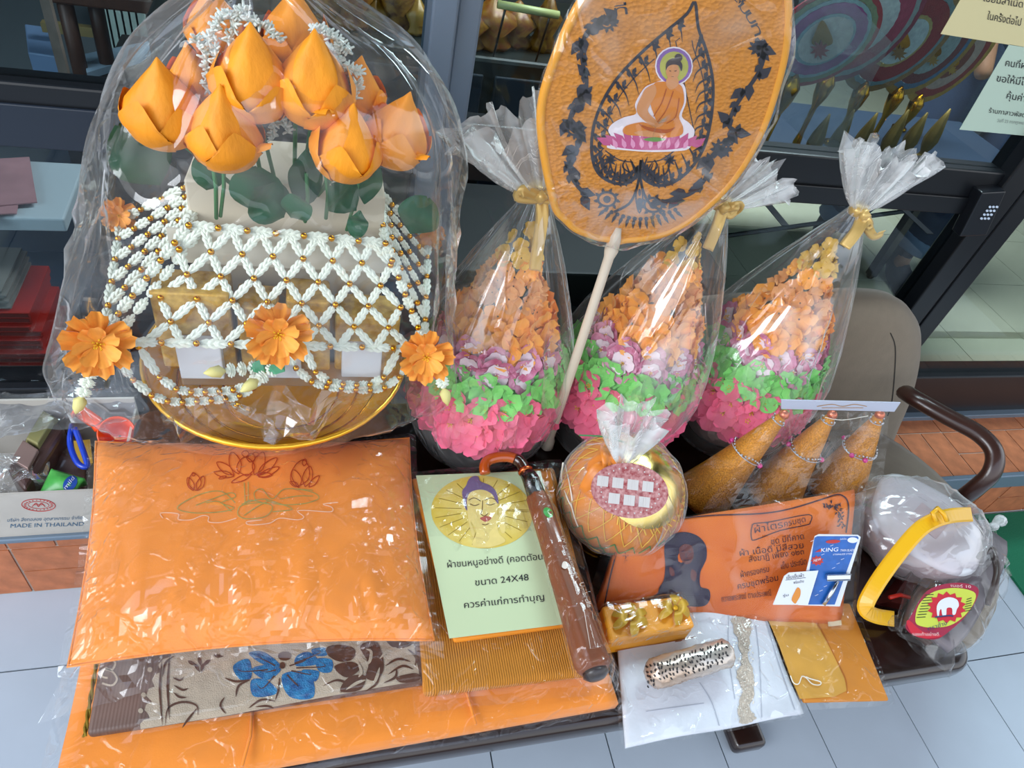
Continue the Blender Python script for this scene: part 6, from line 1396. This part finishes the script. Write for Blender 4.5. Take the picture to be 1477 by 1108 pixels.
for nm, pts_, rs_, m in (('trouser_leg', [hip + sdp * .05, P[6], P[7], P[8] + (P[7] - P[8]) * .12], [.125, .105, .085, .068], M_jean), ('trouser_leg', [hip - sdp * .05, P[11], P[12], P[13] + (P[12] - P[13]) * .12], [.125, .105, .085, .068], M_jean)):
    q = MB(); q.tube(smooth_path(pts_, 5), [rs_[0] + (rs_[-1] - rs_[0]) * i / 15 for i in range(16)], 18); o = q.build(nm, m, pz, True)
    e_ = pts_[-1]; q = MB(); dn_ = (pts_[-2] - e_).normalized(); q.tube([e_ - dn_ * .012, e_ - dn_ * .005, e_ + dn_ * .045, e_ + dn_ * .05], [.066, .073, .076, .07], 18); q.build('rolled_cuff', mat('pale_denim', '4a617c', .85), o, True)
for a_ in (P[8], P[13]):
    q = MB(); q.tube(smooth_path([a_ + Vector((0, 0, .07)), a_ + Vector((0, 0, -.01)), a_ + dirf * .03 + Vector((0, 0, -.045)), a_ + dirf * .10 + Vector((0, 0, -.055)), a_ + dirf * .19 + Vector((0, 0, -.062))], 4), [.042] * 4 + [.043] * 4 + [.045] * 4 + [.042] * 3 + [.030, .018], 14, flat=.85); q.build('sock', mat('dark_sock', '161a26', .9), pz, True)
q = MB(); q.lathe([(.165, -.06), (.17, .1), (.165, .25), (.19, .38), (.12, .45), (.06, .475)], (hip.x, hip.y, hip.z), 28); q.v = [Vector((hip.x + (p.x - hip.x), hip.y + (p.y - hip.y) * .72, p.z)) for p in q.v]; q.build('shirt', mat('navy_shirt', '1f3350', .85, bump=.2, bscale=80), pz, True)
q = MB(); q.sphere(hip + Vector((0, .012, .665)), .098, 20, 14, (.9, 1, 1)); q.v = [p if p.z > hip.z + .63 or p.y > hip.y else Vector((p.x, hip.y + .0, max(p.z, hip.z + .64))) for p in q.v]; q.build('hair', mat('black_hair', '0e0c0c', .6), pz, True)
# left part of the shop: red books, tray, dark bag, chairs, slatted rack, panels
M_rb = mat('red_cover', '9c1f1a', .35, var=.1, vscale=20)
zb_ = ony(20, 533, 1.21).z; zt2 = ony(20, 447, 1.21).z; hh_ = (zt2 - zb_) / 9; xr_ = ony(66, 500, 1.21).x
t = thing('shop_shelf', (-.75, 1.42, .2), 'low dark shelf behind the glass at the left, carrying the red booklets', 'shelf')
q = MB(); q.box((-1.1, 1.20, .2), (-.45, 1.40, zb_ - .0005)); q.build('board', mat('navy_board', '1d2736', .5), t)

for i in range(9):
    z = zb_ + i * hh_; x1 = xr_ + (i % 3) * .006 - i * .002; q = MB(); q.box((x1 - .22, 1.205 + (i % 2) * .007, z), (x1, 1.36, z + hh_ - .003)); o = q.build('red_booklet', M_rb, None, False, .001)
    q2 = MB(); q2.box((x1 - .216, 1.2045 + (i % 2) * .007, z + .003), (x1 - .004, 1.206 + (i % 2) * .007, z + hh_ - .006)); q2.build('pages', mat('dark_red_page', '5e1512', .7), o)
    tag(o, 'red booklet in the stack behind the glass, ' + ('bottom one', 'second from the bottom', 'third from the bottom', 'fourth from the bottom', 'middle one of nine', 'fourth from the top', 'third from the top', 'second from the top', 'topmost red one')[i], 'booklet', 'red booklets stacked behind the glass')
for i in range(6):
    z = zt2 + .001 + i * .007; q = MB(); q.box((xr_ - .24, 1.212 + .005 * (i % 2), z), (xr_ - .035 - .008 * (i % 2), 1.36, z + .0045)); o = q.build('grey_booklet', mat('grey_page', '6b6660', .7), None); tag(o, 'thin grey booklet lying on the red booklet stack, ' + ('lowest of six', 'second from below', 'third from below', 'third from top', 'second from top', 'topmost')[i], 'booklet', 'grey booklets on the red stack')
t = thing('white_tray', ony(40, 290, 1.5), 'shallow white tray with pink leaflets behind the glass at the left', 'tray')
c4 = [ony(-80, 312, 1.32), ony(97, 316, 1.32), ony(122, 236, 1.62), ony(-60, 226, 1.62)]; zt_ = c4[0].z
c4 = [onz(-80, 312, .62), onz(92, 316, .62), onz(122, 236, .62), onz(-60, 226, .62)]
q = MB(); q.hull8([p + Vector((0, 0, -.03)) for p in c4], c4); o = q.build('tray', mat('grey_white_tray', 'b4bcc2', .45), t, False, .004)
for i in range(3):
    q = MB(); m0 = onz(-26 + i * 18, 286 - i * 12, .6225 + i * .003); q.box((-.045, -.09, 0), (.045, .09, .0025), Matrix.Translation(m0) @ Matrix.Rotation(.15 * i, 4, 'Z')); q.build('leaflet', mat('pink_leaflet', 'a8787c', .6, var=.15, vscale=15), t)
for x, y in ((-.55, 1.75), (-.95, 1.75)): q = MB(); q.box((x - .015, y - .015, .2), (x + .015, y + .015, .59)); q.build('support', M_black, t)
t = thing('dark_bag', onz(100, 440, .3), 'dark shiny bag on the shop floor beside the red booklets', 'bag')
q = MB(); q.sphere(Vector((-.40, 1.38, .33)), .13, 24, 16, (.8, .9, 1)); q.v = [p + Vector((noise.noise(p * 9), noise.noise(p * 9 + Vector((5, 0, 0))), noise.noise(p * 9 + Vector((0, 7, 0))))) * .03 for p in q.v]; q.build('body', mat('navy_brown_bag', '1c1822', .3, var=.3, vscale=12), t, True)
q = MB(); q.tube(smooth_path([(-.45, 1.36, .43), (-.44, 1.36, .50), (-.38, 1.37, .51), (-.35, 1.38, .44)], 5), .007, 8); q.build('strap', M_black, t, True)
# wooden chair far inside, with slatted rack and dark basket
M_w2 = mat('brown_wood', '4a2a1c', .45, var=.2, vscale=12, stretch=(6, 6, 1))
t = thing('wooden_chair', (-.62, 2.4, .2), 'brown wooden chair standing inside the shop, top left of the photo', 'chair')
for (a, b_) in ((ony(90, -10, 2.3), ony(112, 85, 2.3)), (ony(132, -20, 2.35), ony(146, 50, 2.35))):
    bt = b_.copy(); bt.z = .2; bt.x = b_.x + (b_.x - a.x) * ((b_.z - .2) / (a.z - b_.z)) * .3; q = MB(); q.tube([a, b_, bt], .022, 8); q.build('leg', M_w2, t, True)
q = MB(); a = ony(90, -10, 2.3); q.box((a.x - .05, a.y - .03, a.z - .02), (a.x + .25, a.y + .3, a.z + .02)); q.build('seat', M_w2, t, False, .006)
t = thing('slatted_rack', (-.36, 2.75, .2), 'pale slatted rack standing inside the shop behind the wooden chair', 'rack')
M_sl2 = mat('pale_slat', 'b4c4bd', .5)
for i in range(6):
    a, b_ = ony(140 + i * 13, -20, 2.7), ony(156 + i * 13 - i * 3, 42, 2.7); q = MB(); dz = a.z - b_.z; q.box((b_.x - .014, 2.69, .2), (b_.x + .014, 2.71, a.z + .02)); q.build('slat', M_sl2, t)
q = MB(); a, b_ = ony(60, 30, 2.72), ony(170, 42, 2.72); q.box((a.x, 2.70, b_.z - .03), (b_.x + .1, 2.73, b_.z)); q.build('rail', mat('ochre_rail', '8a7548', .6), t)
t = thing('metal_post', onz(78, 110, .2), 'thin rusty metal post inside the shop, left of the wooden chair', 'post')
a, b_ = ony(70, -20, 1.9), ony(98, 125, 1.9); q = MB(); q.box((b_.x - .010, 1.89, .2), (b_.x + .010, 1.91, a.z + .05)); q.build('upright', mat('rusty_grey', '7a6a60', .6, var=.2, vscale=30), t)
q = MB(); q.box((b_.x - .05, 1.85, .2), (b_.x + .05, 1.95, .21)); q.build('foot', mat('rusty_grey', ''), t)
o = None
q = MB(); c4 = [onz(125, 105, .5), onz(200, 82, .5), onz(235, 55, .5), onz(120, 78, .5)]; q.hull8([p + Vector((0, 0, -.02)) for p in c4], c4); o = q.build('white_board_panel', mat('pale_blue_panel', 'a9bfd4', .4)); tag(o, 'pale blue panel lying across a dark box inside the shop, upper left', 'panel')
q = MB(); ca, cb_ = onz(130, 140, .48), onz(240, 90, .48); q.box((min(ca.x, cb_.x), ca.y - .1, .2), (cb_.x, cb_.y + .2, .478)); o = q.build('dark_crate', mat('brown_grey_crate', '2b2522', .7), None, False, .006); tag(o, 'dark brown crate inside the shop under the pale blue panel', 'crate')
q = MB(); q.lathe([(.0, 0), (.11, 0), (.14, .06), (.13, .16), (.09, .22), (0, .24)], (onz(205, 45, .2).x, onz(205, 45, .2).y, .201), 28); o = q.build('black_basket', mat('black_weave', '0c0c0e', .7, bump=1, bscale=60, kind='wave'), None, True); tag(o, 'round black basket inside the shop beside the slatted rack', 'basket')
q = MB(); c4 = [onz(40, 75, .4), onz(85, 82, .4), onz(78, 40, .4), onz(35, 34, .4)]; q.hull8([p + Vector((0, 0, -.2)) for p in c4], c4); o = q.build('blue_box', mat('pale_blue_box', '7892b8', .5), None, False, .005); tag(o, 'pale blue box inside the shop at the top left corner', 'box')
# cabinet of amulet cases in the middle of the shop
t = thing('display_cabinet', (.25, 2.0, .2), 'dark display cabinet inside the shop behind the silver post, with red and gold boxes', 'cabinet')
M_cab = mat('black_green_cabinet', '161d1c', .4)
q = MB(); q.box((-.35, 1.75, .2), (.85, 2.3, .86)); q.build('body', M_cab, t, False, .01)
for i in range(3):
    q = MB(); q.box((-.33 + i * .39, 1.742, .25), (.03 + i * .39, 1.752, .82)); q.build('door', mat('dark_slate_door', '1a2530', .35), t, False, .004)
rng = random.Random(5)
for i, (px, h_, col, dims) in enumerate(((470, .08, '6a2a18', (.05, .04)), (505, .11, '8a3a1a', (.06, .04)), (540, .06, 'a07822', (.04, .03)), (570, .12, '5a2414', (.05, .05)), (600, .07, 'b08a2a', (.035, .03)), (640, .05, 'b8922e', (.03, .03)), (668, .09, '7a3214', (.06, .04)), (705, .10, 'a0451a', (.07, .04)), (745, .09, '8e3c16', (.06, .04)), (785, .12, '6a2c14', (.04, .04)))):
    p = ony(px, 60, 1.84); z = .861; cl_ = Vector((p.x, 1.84 + rng.uniform(-.02, .04), z)); q = MB(); q.lathe([(.0, 0), (dims[0] * .8, 0), (dims[0] * .9, h_ * .12), (dims[0] * .6, h_ * .3), (dims[0], h_ * .65), (dims[0] * .5, h_ * .85), (.004, h_ * 1.15)], cl_, 20, rf=lambda tt, i, r: r * (1 + .1 * math.cos(8 * tt)))
    o = q.build('offering_pot', mat('pot_' + col, col, .4, metal=.1, var=.45, vscale=60, h2='8e661c'), None, True); tag(o, 'ornamental pot on the shop cabinet, ' + ('fifth', 'fourth', 'third', 'second', 'first', 'first', 'second', 'third', 'fourth', 'fifth')[i] + (' to the left of' if i < 5 else ' to the right of') + ' the silver post', 'pot', 'ornamental pots on the dark cabinet')
q = MB(); a, b_ = ony(718, 6, 1.70), ony(806, 22, 1.70); q.tube([a, b_], .009, 10); o = q.build('pale_rod', mat('pale_yellow_rod', 'b9bd7c', .4), None, True); tag(o, 'pale yellow-green rod inside the shop, left of the orange fan', 'rod')
for x_ in (a.x + .02, b_.x - .02): q = MB(); q.tube([(x_, 1.70, a.z), (x_, 1.74, .87)], .003, 5); o2 = q.build('rod_support', M_black, o, True)
q = MB(); c4 = [onz(680, 152, .88), onz(698, 150, .88), onz(702, 145, .88), onz(680, 142, .88)]; q.hull8([p + Vector((0, 0, -.004)) for p in c4], c4)
t = thing('dark_interior_block', (.6, 1.45, .2), 'black block added for the dark shop interior, behind left and middle flower cones', 'block')
q = MB(); q.box((.27, 1.22, .2), (.98, 1.60, .60)); q.build('body', mat('interior_dark', '0b0c0f', .6), t, False, .006)  # black block added to darken this part of the shop interior
for z in (.36, .50): q = MB(); q.box((.275, 1.212, z), (.975, 1.222, z + .012)); q.build('rail', mat('dark_steel', '2a3038', .4), t)
